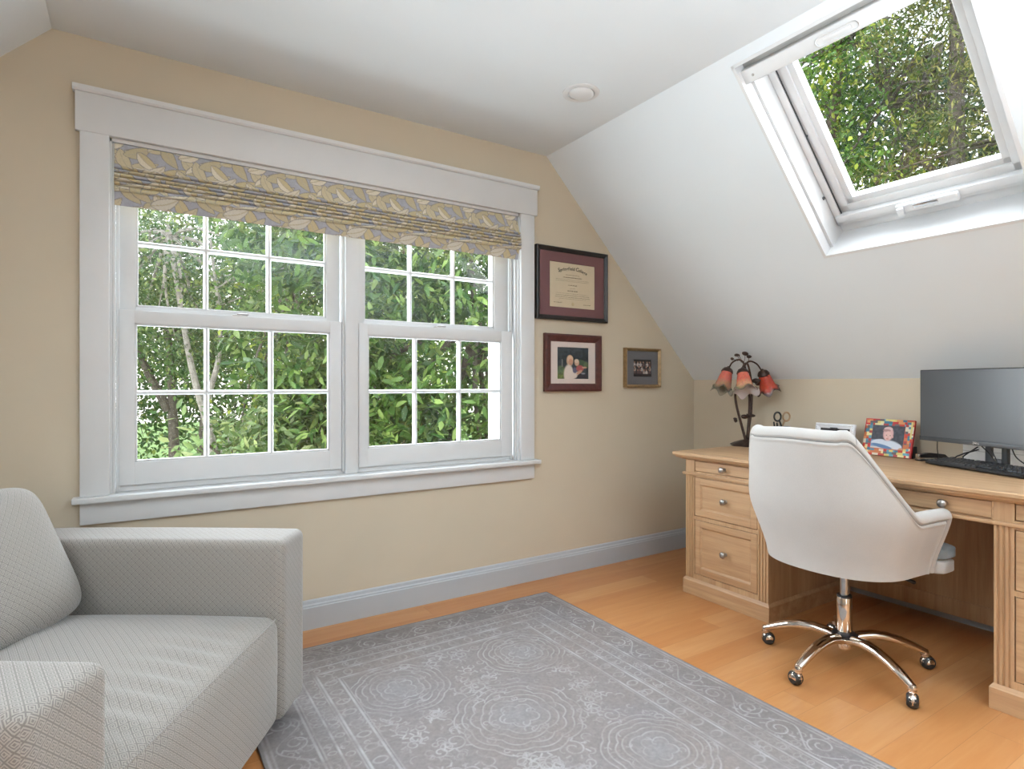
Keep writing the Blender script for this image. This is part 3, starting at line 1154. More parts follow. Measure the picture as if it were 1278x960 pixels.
# ------------------------------------------------------------------ rug
def blur(a, k=1):
    for _ in range(k):
        p = np.pad(a, 1, mode='edge')
        a = (p[1:-1, 1:-1] * 2 + p[:-2, 1:-1] + p[2:, 1:-1] + p[1:-1, :-2] + p[1:-1, 2:]) / 6
    return a


def vnoise(h, w, cell, seed):
    r = np.random.default_rng(seed)
    gh, gw = int(h / cell) + 3, int(w / cell) + 3
    g = r.random((gh, gw))
    y = np.arange(h) / cell; x = np.arange(w) / cell
    yi = y.astype(int); xi = x.astype(int)
    fy = (y - yi)[:, None]; fx = (x - xi)[None, :]
    fy = fy * fy * (3 - 2 * fy); fx = fx * fx * (3 - 2 * fx)
    a = g[yi][:, xi]; b = g[yi][:, xi + 1]; c = g[yi + 1][:, xi]; d = g[yi + 1][:, xi + 1]
    return (a * (1 - fx) + b * fx) * (1 - fy) + (c * (1 - fx) + d * fx) * fy


RW, RL = 1.535, 2.45
RX1, RY1 = 1.846, 2.544
nx_, ny_ = 512, 816
xs = np.linspace(0, RW, nx_)[None, :] * np.ones((ny_, 1))
ys = np.linspace(0, RL, ny_)[:, None] * np.ones((1, nx_))
ex = np.minimum(xs, RW - xs); ey = np.minimum(ys, RL - ys)
e = np.minimum(ex, ey)                      # distance from the rug's edge
along = np.where(ex < ey, ys, xs)           # run of the border
px_, py_ = RW / (nx_ - 1), RL / (ny_ - 1)
line = np.zeros((ny_, nx_)); dark = np.zeros((ny_, nx_))


def stamp(x, y, r=.0035, amt=1.0, arr=None):
    arr = line if arr is None else arr
    i, j = int(round(y / py_)), int(round(x / px_))
    k = 2
    i0, i1, j0, j1 = max(i - k, 0), min(i + k + 1, ny_), max(j - k, 0), min(j + k + 1, nx_)
    if i0 >= i1 or j0 >= j1: return
    d = np.hypot(xs[i0:i1, j0:j1] - x, ys[i0:i1, j0:j1] - y)
    arr[i0:i1, j0:j1] = np.maximum(arr[i0:i1, j0:j1], amt * np.clip(1.4 - d / r, 0, 1))


def curve(pts, r=.0032, amt=1.0):
    for (a, b), (c, d) in zip(pts, pts[1:]):
        n = max(1, int(math.hypot(c - a, d - b) / .003))
        for t in range(n): stamp(a + (c - a) * t / n, b + (d - b) * t / n, r, amt)


# framing lines of the border bands
for d0, w0, amt in ((.014, .004, .7), (.030, .003, .6), (.150, .004, .95), (.162, .003, .5), (.205, .0035, .9), (.252, .003, .55), (.262, .004, .95), (.330, .004, .95), (.340, .0025, .5)):
    line = np.maximum(line, amt * np.clip(1.5 - np.abs(e - d0) / w0, 0, 1))
for d0, w0 in ((.008, .006), (.156, .004), (.198, .004), (.256, .004), (.335, .004)):
    dark = np.maximum(dark, np.clip(1.4 - np.abs(e - d0) / w0, 0, 1))
# beads and small leaf shapes in the narrow bands
for lo, hi, per in ((.164, .203, .042), (.209, .250, .055), (.264, .328, .075)):
    m_ = (e > lo) & (e < hi)
    u = (e - (lo + hi) / 2) / ((hi - lo) / 2)
    ph = along / per * 2 * PI
    v = np.cos(ph) * .8 + np.cos(2 * ph + 3 * u) * .5
    ring = np.clip(1 - np.abs(np.hypot(u * 1.1, np.sin(ph / 2) * 1.3) - .75) / .22, 0, 1)
    line = np.where(m_, np.maximum(line, .62 * ring), line)
    dark = np.where(m_, np.maximum(dark, .5 * np.clip(v - .75, 0, 1)), dark)
# vine scrolls in the broad band and in the field
def scroll(cx, cy, r0, a0, hand, turns=1.35, r=.003, amt=.95):
    pts = []
    for i in range(40):
        t = i / 39
        a = a0 + hand * turns * 2 * PI * t
        rr = r0 * (1 - .72 * t)
        pts.append((cx + rr * math.cos(a), cy + rr * math.sin(a)))
    curve(pts, r, amt)
    for q in range(5):
        a = a0 + hand * (q * .9)
        x, y = cx + r0 * 1.05 * math.cos(a), cy + r0 * 1.05 * math.sin(a)
        curve([(x, y), (x + .018 * math.cos(a + .6 * hand), y + .018 * math.sin(a + .6 * hand))], .0035, .8)


rr_ = random.Random(3)
def border_run(length, place):
    per = .125
    n = int(round(length / per))
    for i in range(n):
        c = (i + .5) * length / n
        side = 1 if i % 2 else -1
        x, y = place(c, .090 + side * .012)
        scroll(x, y, .040 + rr_.uniform(-.004, .004), rr_.uniform(0, 6.28), side)
    pts = [place(length * i / 400, .090 + .046 * math.sin(length * i / 400 / per * PI)) for i in range(401)]
    curve(pts, .0032, .8)


border_run(RL - .18, lambda c, d: (RW - d, c + .09))
border_run(RL - .18, lambda c, d: (d, c + .09))
border_run(RW - .18, lambda c, d: (c + .09, RL - d))
border_run(RW - .18, lambda c, d: (c + .09, d))
# medallions down the field
cxm = RW / 2 + .0
field = e > .345
light_blue = np.zeros((ny_, nx_))
for cx, cy, rad, lob in ((.50, 1.93, .175, 8), (1.03, 1.93, .175, 8), (.767, 1.55, .21, 10), (.50, 1.17, .175, 8), (1.03, 1.17, .175, 8), (.767, .78, .21, 10), (.50, .45, .15, 8), (1.03, .45, .15, 8)):
    dx_, dy_ = xs - cx, ys - cy
    r = np.hypot(dx_, dy_); a = np.arctan2(dy_, dx_)
    for f, am, ln in ((1.0, .035, lob), (.88, .03, lob), (.74, .05, lob), (.60, .06, lob // 2), (.46, .09, lob // 2), (.28, .18, 5)):
        rf = rad * f * (1 + am * np.abs(np.sin(ln * a / 2)) * 2 - am)
        line = np.where(field, np.maximum(line, (.62 if f > .7 else .55) * np.clip(1.3 - np.abs(r - rf) / .0032, 0, 1)), line)
        dark = np.where(field, np.maximum(dark, .7 * np.clip(1.2 - np.abs(r - rf - .007) / .004, 0, 1)), dark)
    light_blue = np.maximum(light_blue, np.clip(1 - r / (rad * .55), 0, 1) ** .6)
for k in range(120):
    for _ in range(30):
        x, y = rr_.uniform(.38, RW - .38), rr_.uniform(.38, RL - .38)
        if all(math.hypot(x - c[0], y - c[1]) > c[2] + .03 for c in ((.50, 1.93, .175), (1.03, 1.93, .175), (.767, 1.55, .21), (.50, 1.17, .175), (1.03, 1.17, .175), (.767, .78, .21))): break
    else: continue
    scroll(x, y, rr_.uniform(.018, .04), rr_.uniform(0, 6.28), rr_.choice((-1, 1)), 1.2, .003, .8)
# faint curls everywhere
for k in range(1300):
    x, y = rr_.uniform(.03, RW - .03), rr_.uniform(.03, RL - .03)
    a = rr_.uniform(0, 6.28); r0 = rr_.uniform(.008, .02)
    curve([(x + r0 * math.cos(a + i * .45), y + r0 * math.sin(a + i * .45)) for i in range(rr_.randint(5, 13))], .0028, rr_.uniform(.35, .75))
big = vnoise(ny_, nx_, 90, 1) * .6 + vnoise(ny_, nx_, 34, 2) * .4
fine = vnoise(ny_, nx_, 3, 3) * .6 + vnoise(ny_, nx_, 1.6, 4) * .4
worn = np.clip(.55 + 1.1 * (vnoise(ny_, nx_, 14, 5) - .35), .25, 1.15)
base = np.array([.455, .43, .425])[None, None, :] * np.ones((ny_, nx_, 1))
blue = np.array([.43, .43, .46]); tan = np.array([.49, .44, .415])
wb = np.clip((big - .5) * 2.2, 0, 1)[..., None]; wt = np.clip((.48 - big) * 2.2, 0, 1)[..., None]
base = base * (1 - .6 * wb) + blue * .6 * wb
base = base * (1 - .6 * wt) + tan * .6 * wt
ob = ((e < .15) & (e > .03))[..., None]
base = np.where(ob, base * np.array([.93, .93, .94]), base)
lb = light_blue[..., None] * .55
base = base * (1 - lb) + np.array([.52, .54, .57]) * lb
base *= (.86 + .28 * fine)[..., None]
ln_ = (np.clip(line, 0, 1) * worn * .62)[..., None]
dk_ = (np.clip(dark, 0, 1) * worn * .30)[..., None]
base *= np.array([.505, .47, .455])
colr = base * (1 - dk_) + np.array([.15, .14, .14]) * dk_
colr = colr * (1 - ln_) + np.array([.48, .465, .455]) * ln_

verts = np.stack([xs + RX1 - RW, ys + RY1 - RL, .0075 + .0007 * fine], -1).reshape(-1, 3)
me = bpy.data.meshes.new('area_rug')
idx = np.arange(nx_ * ny_).reshape(ny_, nx_)
q = np.stack([idx[:-1, :-1], idx[:-1, 1:], idx[1:, 1:], idx[1:, :-1]], -1).reshape(-1, 4)
rim = np.concatenate([idx[0, :], idx[1:, -1], idx[-1, -2::-1], idx[-2:0:-1, 0]])
nb = len(verts)
vb = verts[rim].copy(); vb[:, 2] = .0005
allv = np.concatenate([verts, vb])
k = len(rim); ar = np.arange(k); nx2 = (ar + 1) % k
sq = np.stack([rim[ar], nb + ar, nb + nx2, rim[nx2]], -1)
faces = np.concatenate([q, sq])
me.vertices.add(len(allv)); me.vertices.foreach_set('co', allv.ravel().astype(np.float32))
me.loops.add(len(faces) * 4); me.loops.foreach_set('vertex_index', faces.ravel().astype(np.int32))
me.polygons.add(len(faces)); me.polygons.foreach_set('loop_start', (np.arange(len(faces)) * 4).astype(np.int32))
me.update(calc_edges=True)
ca = me.color_attributes.new('col', 'FLOAT_COLOR', 'POINT')
cc = np.ones((len(allv), 4), np.float32)
cc[:nb, :3] = colr.reshape(-1, 3); cc[nb:, :3] = cc[rim, :3]
ca.data.foreach_set('color', cc.ravel())
me.materials.append(painted('woven_rug', .95, bumps=.25, spec=.1))
rug = bpy.data.objects.new('area_rug', me); COL.objects.link(rug)
tag(rug, 'faded grey lavender oriental rug with scroll border on the wooden floor', 'rug')

# ------------------------------------------------------------------ roman shade
SX0, SX1 = -.074, 1.800
nu = 760
# profile down the cloth: (y, z, arc length)
prof = []
yb = YB + .004
def pp(y, z): prof.append((y, z))
pp(yb, 2.058)
for i in range(1, 9): pp(yb - .022 * (i / 8) ** 1.2, 2.058 - .092 * i / 8)
zf = 1.966
for k in range(6):
    z0 = zf - k * .0165
    yo = yb - .022 - .004 * min(k, 3)
    for a in range(0, 9):
        t = PI * a / 8
        pp(yo - .0150 * math.sin(t) ** .8, z0 - .0165 * a / 8 * .92)
    pp(yo + .004, z0 - .0160)
zl = zf - 6 * .0165
for i in range(0, 9):
    pp(yb - .020 + .014 * i / 8, zl - .052 * i / 8)
prof = np.array(prof)
seg = np.hypot(*(np.diff(prof, axis=0).T)); arc = np.concatenate([[0], np.cumsum(seg)])
# resample finely
ns = 170
at = np.linspace(0, arc[-1], ns)
py2 = np.interp(at, arc, prof[:, 0]); pz2 = np.interp(at, arc, prof[:, 1])
xx = np.linspace(SX0, SX1, nu)
# cloth print: trailing leaves in gold and cream on grey-blue
U = xx[None, :] * np.ones((ns, 1)); V = at[:, None] * np.ones((1, nu))
img = np.ones((ns, nu, 3)) * np.array([.385, .385, .43])
img *= (.92 + .16 * vnoise(ns, nu, 5, 21))[..., None]
rl = random.Random(5)
def leaf(cx, cy, a, Ln, w, c1, c2):
    i0 = np.abs(V[:, 0] - cy) < Ln; j0 = np.abs(U[0] - cx) < Ln
    if not i0.any() or not j0.any(): return
    ii = np.where(i0)[0]; jj = np.where(j0)[0]
    sl_ = np.ix_(ii, jj)
    dx_ = U[sl_] - cx; dy_ = V[sl_] - cy
    u = dx_ * math.cos(a) + dy_ * math.sin(a); v = -dx_ * math.sin(a) + dy_ * math.cos(a)
    t = np.clip(u / Ln + .5, 0, 1)
    wid = w * np.sin(PI * t ** .8) ** .9
    v2 = v - .08 * Ln * np.sin(PI * t)
    ins = (np.abs(v2) < wid) & (np.abs(u) < Ln / 2)
    out = (np.abs(v2) < wid + .003) & (np.abs(u) < Ln / 2 + .002)
    sub = img[sl_]
    sub[out] = (.27, .25, .23)
    c = np.where((v2 > 0)[..., None], np.array(c1), np.array(c2))
    strip = (.86 + .28 * np.abs(np.sin((u - v2 * 1.3) * 420)))[..., None]
    c = c * (.85 + .15 * strip)
    c = np.where((np.abs(v2) < .0022)[..., None], np.array([.48, .42, .30]), c)
    sub[ins] = c[ins]
    img[sl_] = sub


gold = [(.53, .445, .27), (.56, .485, .33), (.50, .43, .28)]
cream = [(.68, .62, .50), (.64, .58, .47), (.60, .56, .48)]
rep = .262
for r_ in range(-1, 9):
    for mtf, (ox, oy) in enumerate(((0, .02), (.13, .105), (.02, .19), (.15, .275), (.05, .36), (.17, .445), (.02, .53))):
        for q in range(8):
            t = q / 7
            x = SX0 + r_ * rep + ox + t * rep * 1.02
            y = oy + .028 * math.sin(t * 2 * PI + mtf)
            side = 1 if q % 2 else -1
            a = side * (.75 + .2 * math.sin(q * 1.7 + mtf)) + .2
            g = gold[(q + mtf) % 3]; c = cream[(q * 2 + mtf) % 3]
            leaf(x, y + side * .028, a, .105, .0215, c if q % 3 == 0 else g, g if q % 4 else c)
# random tone variation of the weave
img *= (.94 + .12 * RNG.random((ns, nu)))[..., None]
verts = np.empty((ns, nu, 3))
verts[..., 0] = xx[None, :]
sag = .004 * np.sin((xx - SX0) / (SX1 - SX0) * 9)[None, :]
verts[..., 1] = py2[:, None] + sag * .5 * np.linspace(0, 1, ns)[:, None]
verts[..., 2] = pz2[:, None] + sag * .6 * np.linspace(0, 1, ns)[:, None] ** 2
shade_root = empty('roman_shade', ((SX0 + SX1) / 2, YB, 2.058))
tag(shade_root, 'gold leaf patterned roman shade folded up at the top of the window', 'window shade')
verts -= np.array([(SX0 + SX1) / 2, YB, 2.058])
def cloth(name, verts, img, mat, parent, thick=.0015):
    n0, n1 = verts.shape[:2]
    mb = MB()
    idx = np.arange(n0 * n1).reshape(n0, n1)
    q = np.stack([idx[:-1, :-1], idx[1:, :-1], idx[1:, 1:], idx[:-1, 1:]], -1).reshape(-1, 4)
    me = bpy.data.meshes.new(name)
    v = verts.reshape(-1, 3)
    me.vertices.add(len(v)); me.vertices.foreach_set('co', v.ravel().astype(np.float32))
    me.loops.add(len(q) * 4); me.loops.foreach_set('vertex_index', q.ravel().astype(np.int32))
    me.polygons.add(len(q)); me.polygons.foreach_set('loop_start', (np.arange(len(q)) * 4).astype(np.int32))
    me.update(calc_edges=True)
    me.polygons.foreach_set('use_smooth', [True] * len(q))
    ca = me.color_attributes.new('col', 'FLOAT_COLOR', 'POINT')
    cc = np.ones((len(v), 4), np.float32); cc[:, :3] = img.reshape(-1, 3)
    ca.data.foreach_set('color', cc.ravel())
    me.materials.append(mat)
    o = bpy.data.objects.new(name, me); COL.objects.link(o); o.parent = parent
    md = o.modifiers.new('thickness', 'SOLIDIFY'); md.thickness = thick; md.offset = 0
    return o


cloth('shade_cloth', verts, img, painted('leaf_print_cloth', .85, bumps=.12, spec=.15), shade_root)
mb = MB(); mb.box(-(SX1 - SX0) / 2, (SX1 - SX0) / 2, .006, .040, -.022, 0, .002)
obj('headrail', mb, M_['vinyl'], shade_root)

# ------------------------------------------------------------------ pictures on the window wall
M_['blackframe'] = plain('black_lacquer', (.012, .009, .008), .35, var=.3)
M_['mahogany'] = plain('mahogany_frame', (.075, .018, .014), .35, var=.25, scale=40)
M_['goldframe'] = plain('antique_gold_frame', (.26, .165, .075), .4, .3, var=.2, scale=60)
M_['maroonmat'] = plain('maroon_mat_board', (.145, .055, .058), .8, var=.03)
M_['creammat'] = plain('cream_mat_board', (.66, .57, .52), .85, var=.02)
M_['greymat'] = plain('grey_mat_board', (.135, .135, .145), .85, var=.03)
M_['parchment'] = plain('parchment', (.62, .52, .36), .8, var=.03, scale=12)
M_['ink'] = plain('black_ink', (.03, .025, .02), .8)
M_['paleink'] = plain('faded_ink', (.20, .16, .11), .8)


def frame_moulding(W, Hh, w, d, prof=None):
    """mitred moulding, local x right, z up, wall at y=0, front towards -y"""
    prof = prof or [(0, 0), (0, -d), (w * .25, -d - .002), (w * .8, -d * .8), (w, -d * .62), (w, 0)]
    mb = MB()
    rings = []
    for a, y in prof:
        x, z = W / 2 - a, Hh / 2 - a
        rings.append([(-x, y, -z), (x, y, -z), (x, y, z), (-x, y, z)])
    n = len(rings)
    for i in range(n):
        A, B = rings[i], rings[(i + 1) % n]
        for k in range(4):
            mb.add([A[k], A[(k + 1) % 4], B[(k + 1) % 4], B[k]], [(0, 1, 2, 3)])
    return mb


def picture(name, label, cat, cx, cz, W, Hh, w, d, mf, mat_, img_c, iw_, ih_, glaze=True):
    o = empty(name, (cx, YB - .001, cz))
    tag(o, label, cat)
    obj('frame', frame_moulding(W, Hh, w, d), mf, o, smooth=False, recalc=True)
    mb = MB()
    a, b, c, e_ = W / 2 - w * .9, Hh / 2 - w * .9, iw_ / 2, ih_ / 2
    y0, y1 = -d * .45, -d * .55
    ix, iz = img_c
    # board with a bevelled window
    O = [(-a, y1, -b), (a, y1, -b), (a, y1, b), (-a, y1, b)]
    I = [(ix - c, y1, iz - e_), (ix + c, y1, iz - e_), (ix + c, y1, iz + e_), (ix - c, y1, iz + e_)]
    I2 = [(ix - c + .001, y0 + .0008, iz - e_ + .001), (ix + c - .001, y0 + .0008, iz - e_ + .001), (ix + c - .001, y0 + .0008, iz + e_ - .001), (ix - c + .001, y0 + .0008, iz + e_ - .001)]
    for k in range(4):
        mb.add([O[k], O[(k + 1) % 4], I[(k + 1) % 4], I[k]], [(0, 1, 2, 3)])
        mb.add([I[k], I[(k + 1) % 4], I2[(k + 1) % 4], I2[k]], [(0, 1, 2, 3)])
    mb.box(-a, a, y0 + .002, -.001, -b, b)
    obj('mat_board', mb, mat_, o, smooth=False)
    if glaze:
        obj('glazing', MB().box(-a, a, -d * .72, -d * .70, -b, b), M_['picglass'], o, smooth=False)
    return o, y0


# diploma
dip, y0 = picture('framed_diploma', 'black framed college diploma with maroon mat, topmost picture beside the window', 'framed diploma',
                  2.184, 1.706, .536, .424, .026, .024, M_['blackframe'], M_['maroonmat'], (.001, -.004), .340, .264)
obj('certificate', MB().box(-.171, .173, y0 + .0004, y0 + .0015, -.137, .129), M_['parchment'], dip, smooth=False)
mb = MB()
Mt = Matrix.Rotation(R(90), 4, 'X')
ttl = 'Springfield College'
wtot = .218
# arched title, letter by letter
rad = .30
adv = {'i': .55, 'l': .5, 'f': .62, 'r': .7, ' ': .6, 'S': 1.1, 'C': 1.15, 'g': 1.0}
tot = sum(adv.get(c, .95) for c in ttl)
pos = 0
for c in ttl:
    w_ = adv.get(c, .95)
    t = (pos + w_ / 2) / tot - .5
    pos += w_
    if c == ' ': continue
    a = t * wtot / rad
    Mx = Matrix.Translation((.001 + rad * math.sin(a), y0 - .0004, .078 + rad * (math.cos(a) - 1) + .010)) @ Matrix.Rotation(a, 4, 'Y') @ Mt
    text_mb(mb, c, .031 if c in 'SC' else .026, Mx, .0002, shear=.12, offset=.0006)
obj('title_lettering', mb, M_['ink'], dip, smooth=False)
mb = MB()
rw_ = random.Random(9)
def script_line(cx, z, width, h, seed):
    """a line of writing too small to read: short uneven strokes"""
    r_ = random.Random(seed)
    x = cx - width / 2
    while x < cx + width / 2:
        ww = r_.uniform(.006, .016)
        x2 = min(x + ww, cx + width / 2)
        pts = []
        n = max(2, int((x2 - x) / .0018))
        for i in range(n + 1):
            pts.append((x + (x2 - x) * i / n, y0 - .0002, z + (h * .5 if i % 2 else -h * .5) * r_.uniform(.5, 1)))
        mb.tube(pts, h * .16, 4)
        x = x2 + r_.uniform(.003, .005)
for i, (z, w_, h) in enumerate(((.058, .10, .005), (.043, .135, .007), (.030, .25, .0035), (.021, .25, .0035), (-.002, .065, .007), (-.020, .036, .004), (-.036, .078, .007), (-.052, .24, .0035), (-.063, .25, .0045), (-.074, .26, .0045), (-.084, .20, .0035))):
    script_line(.001, z, w_, h, i)
obj('fine_print', mb, M_['paleink'], dip, smooth=False)
mb = MB()
script_line(-.11, -.108, .06, .005, 50)
obj('signature_line', mb, M_['paleink'], dip, smooth=False)
mb = MB(); script_line(.11, -.112, .055, .005, 51)
obj('signature_line', mb, M_['paleink'], dip, smooth=False)
mb = MB(); mb.lathe([(.002, .0006), (.0105, .0006), (.011, .0003), (.011, 0)], 24, M=Matrix.Translation((.004, y0 + .0004, -.112)) @ Matrix.Rotation(R(90), 4, 'X'))
obj('seal', mb, plain('pale_gold_seal', (.55, .44, .26), .5), dip)


# painting helper for photographic prints
class Canvas:
    def __init__(s, w, h, c):
        s.w, s.h = w, h
        s.a = np.ones((h, w, 3)) * np.array(c)
        s.X, s.Y = np.meshgrid((np.arange(w) + .5) / w, (np.arange(h) + .5) / h)
    def ell(s, cx, cy, rx, ry, c, soft=.12, rot=0):
        dx, dy = s.X - cx, s.Y - cy
        u = dx * math.cos(rot) + dy * math.sin(rot); v = -dx * math.sin(rot) + dy * math.cos(rot)
        d = np.sqrt((u / rx) ** 2 + (v / ry) ** 2)
        k = np.clip((1 + soft - d) / (2 * soft), 0, 1)[..., None]
        s.a = s.a * (1 - k) + np.array(c) * k
        return s
    def rect(s, x0, x1, y0, y1, c):
        k = (s.X >= x0) & (s.X < x1) & (s.Y >= y0) & (s.Y < y1)
        s.a[k] = c
        return s
    def nz(s, amt, cell, seed, region=None):
        n = 1 + amt * (vnoise(s.h, s.w, cell, seed) - .5) * 2
        k = np.ones((s.h, s.w), bool) if region is None else region(s.X, s.Y)
        s.a[k] *= n[k][:, None]
        return s


fam, y0 = picture('framed_photograph', 'dark red framed photo of a blonde woman holding a baby, below the diploma', 'framed photo',
                  2.190, 1.2445, .427, .338, .046, .022, M_['mahogany'], M_['creammat'], (-.001, -.002), .236, .188)
c = Canvas(84, 68, (.022, .032, .040))
c.nz(.6, 5, 31)
c.ell(.12, .92, .22, .32, (.10, .14, .035)); c.ell(.10, .72, .10, .12, (.07, .11, .05)); c.nz(.5, 3, 32, lambda X, Y: (X < .3) & (Y > .6))
c.rect(.15, .165, .38, .62, (.45, .43, .40))
c.ell(.72, .50, .18, .12, (.05, .09, .04)); c.ell(.92, .55, .08, .1, (.10, .14, .06))
c.ell(.40, .42, .105, .17, (.55, .37, .24)); c.ell(.41, .36, .09, .10, (.66, .47, .32))
c.ell(.36, .85, .15, .30, (.72, .63, .56)); c.ell(.52, .88, .18, .10, (.70, .62, .56), rot=-.5)
c.ell(.425, .45, .060, .085, (.55, .29, .19)); c.ell(.425, .53, .04, .03, (.48, .24, .16))
c.ell(.56, .72, .07, .09, (.10, .10, .18)); c.ell(.72, .66, .12, .10, (.42, .09, .09)); c.ell(.62, .48, .075, .10, (.58, .36, .25)); c.ell(.61, .43, .07, .06, (.66, .52, .38))
c.ell(.70, .78, .11, .045, (.55, .30, .20), rot=-.6); c.ell(.86, .63, .08, .028, (.55, .32, .22))
c.ell(.80, .90, .17, .07, (.03, .03, .04)); c.ell(.82, .82, .07, .025, (.30, .32, .36))
p = color_grid('photo_print', .236, .188, c.a, .001, M_['paint'], fam); p.location = (-.001, y0 + .0005, -.002)

sm, y0 = picture('framed_team_photo', 'small narrow gold framed group photo on a grey mat, nearest the sloped ceiling', 'framed photo',
                 2.756, 1.2235, .312, .252, .019, .030, M_['goldframe'], M_['greymat'], (.0, -.002), .160, .112)
c = Canvas(64, 46, (.02, .018, .018))
rt = random.Random(4)
for row, (yy, n) in enumerate(((.16, 6), (.42, 5), (.60, 6))):
    for i in range(n):
        x = (i + .5 + rt.uniform(-.15, .15)) / n
        c.ell(x, yy + .16, .075, .10, rt.choice([(.45, .42, .40), (.36, .30, .27), (.10, .06, .06), (.50, .47, .44)]))
        c.ell(x, yy, .038, .06, (.42, .25, .18))
        c.ell(x, yy - .045, .035, .03, (.05, .03, .02))
c.rect(0, 1, .82, 1, (.025, .02, .02)); c.nz(.35, 3, 40)
p = color_grid('photo_print', .160, .112, c.a, .001, M_['paint'], sm); p.location = (0, y0 + .0005, -.002)
# ------------------------------------------------------------------ table lamp with lily shades
lamp = empty('table_lamp', (3.055, 2.165, DT), R(-32.6))
tag(lamp, 'bronze flower lamp with three red lily shades on the end of the oak desk', 'lamp')
mb = MB()
P = []
for f, z in ((.02, .046), (.10, .045), (.16, .038), (.3, .034), (.55, .027), (.8, .016), (.95, .007), (1.0, .002), (.97, 0)):
    row = []
    for j in range(48):
        t = 2 * PI * j / 48
        rr = .112 * f * (1 + .07 * math.sin(6 * t) * f + .03 * math.sin(11 * t + 1) * f)
        row.append((rr * math.cos(t), rr * math.sin(t), z + .003 * math.sin(12 * t) * f * (1 - f)))
    P.append(row)
mb.grid(P, closed_v=True); mb.add(P[0], [tuple(range(48))])
obj('base', mb, M_['bronze'], lamp, recalc=True, ang=50)


def bez(pts, n=6):
    """smooth path through the points (Catmull-Rom)"""
    P = [Vector(p) for p in pts]
    P = [P[0] * 2 - P[1]] + P + [P[-1] * 2 - P[-2]]
    out = []
    for i in range(1, len(P) - 2):
        for k in range(n):
            t = k / n
            a, b, c, d = P[i - 1:i + 3]
            out.append(.5 * ((2 * b) + (c - a) * t + (2 * a - 5 * b + 4 * c - d) * t * t + (3 * b - a - 3 * c + d) * t ** 3))
    out.append(P[-2]); return out


stems = [
    [(-.116, .03, .452), (-.098, .02, .490), (-.066, .01, .508), (-.038, 0, .489), (-.019, 0, .420), (-.009, 0, .350), (.002, .01, .25), (-.006, .01, .10), (-.015, .01, .035)],
    [(-.066, -.045, .448), (-.048, -.04, .482), (-.020, -.02, .478), (.000, -.01, .410), (.011, 0, .330), (.007, 0, .20), (-.008, 0, .09), (-.010, 0, .035)],
    [(.070, .0, .442), (.038, 0, .484), (-.004, .012, .496), (-.040, .02, .440), (-.074, .02, .330), (-.078, .015, .260), (-.052, .008, .14), (-.026, 0, .035)]]
for p in stems:
    q = bez(p); n = len(q)
    obj('stem', MB().tube(q, [.0042 + .004 * i / n for i in range(n)], 8), M_['bronze'], lamp)


def lily(apex, rim, rad, top_c, low_c, rim_c, ph, inside=(.62, .56, .57)):
    a = Vector(apex); d = (Vector(rim) - a); Ln = d.length; d.normalize()
    u = d.cross(Vector((0, 1, 0))).normalized(); v = d.cross(u)
    P = []; C = []
    nseg = 60
    def ring(t, off):
        prof = [(0, .022), (.1, .029), (.35, .037), (.6, .042), (.75, .046), (.86, .058 * rad / .072), (.95, rad * .92), (1.0, rad)]
        r = np.interp(t, [x for x, _ in prof], [y for _, y in prof])
        w = smooth01((t - .7) / .3)
        row = []
        for j in range(nseg):
            an = 2 * PI * j / nseg
            ru = math.sin(5 * an + ph)
            rr = (r - off) * (1 + .10 * w * ru)
            row.append(a + d * (Ln * t + .014 * w * math.sin(5 * an + ph + 1.2)) + u * (rr * math.cos(an)) + v * (rr * math.sin(an)))
        return row
    ts = [i / 18 for i in range(19)]
    rng = random.Random(int(ph * 10))
    def colour(t, inner):
        if inner: return inside
        k = smooth01((t - .42) / .3); k2 = smooth01((t - .78) / .2)
        c = [x + (y - x) * k for x, y in zip(top_c, low_c)]
        return tuple(x + (y - x) * k2 for x, y in zip(c, rim_c))
    for t in ts:
        P.append(ring(t, 0)); C += [tuple(x * rng.uniform(.82, 1.18) for x in colour(t, False)) for _ in range(nseg)]
    for t in ts[::-1]:
        P.append(ring(t * .998, .0025)); C += [colour(t, True)] * nseg
    mb = MB(); mb.grid(P, closed_v=True, cols=C)
    sh = obj('lamp_shade', mb, M_['shade_glass'], lamp, recalc=True, ang=70)
    # bronze cap over the neck
    mb = MB()
    Mx = Matrix((( u.x, v.x, -d.x, a.x), (u.y, v.y, -d.y, a.y), (u.z, v.z, -d.z, a.z), (0, 0, 0, 1)))
    mb.lathe([(.033, -.018), (.035, -.014), (.031, -.002), (.024, .008), (.012, .014), (.006, .022)], 24, M=Mx)
    obj('shade_cap', mb, M_['bronze'], sh)


m, nt, b = nt_new('art_glass')
a_ = N(nt, 'ShaderNodeAttribute', attribute_name='col')
nt.links.new(a_.outputs[0], b.inputs['Base Color'])
b.inputs['Roughness'].default_value = .25
b.inputs['Transmission Weight'].default_value = 0
b.inputs['Subsurface Weight'].default_value = .15
b.inputs['Subsurface Radius'].default_value = (.01, .006, .005)
bump(nt, b, noise(nt, objco(nt), 90, 3), .25, .002)
M_['shade_glass'] = m
lily((-.120, .03, .448), (-.166, .005, .325), .062, (.52, .12, .085), (.34, .17, .10), (.075, .08, .05), .3, (.30, .29, .24))
lily((-.063, -.05, .440), (-.068, -.105, .318), .076, (.58, .14, .095), (.56, .27, .15), (.12, .12, .08), 1.6)
lily((.077, .0, .432), (.122, .02, .322), .066, (.42, .055, .03), (.46, .06, .03), (.045, .028, .022), 2.7, (.14, .10, .09))


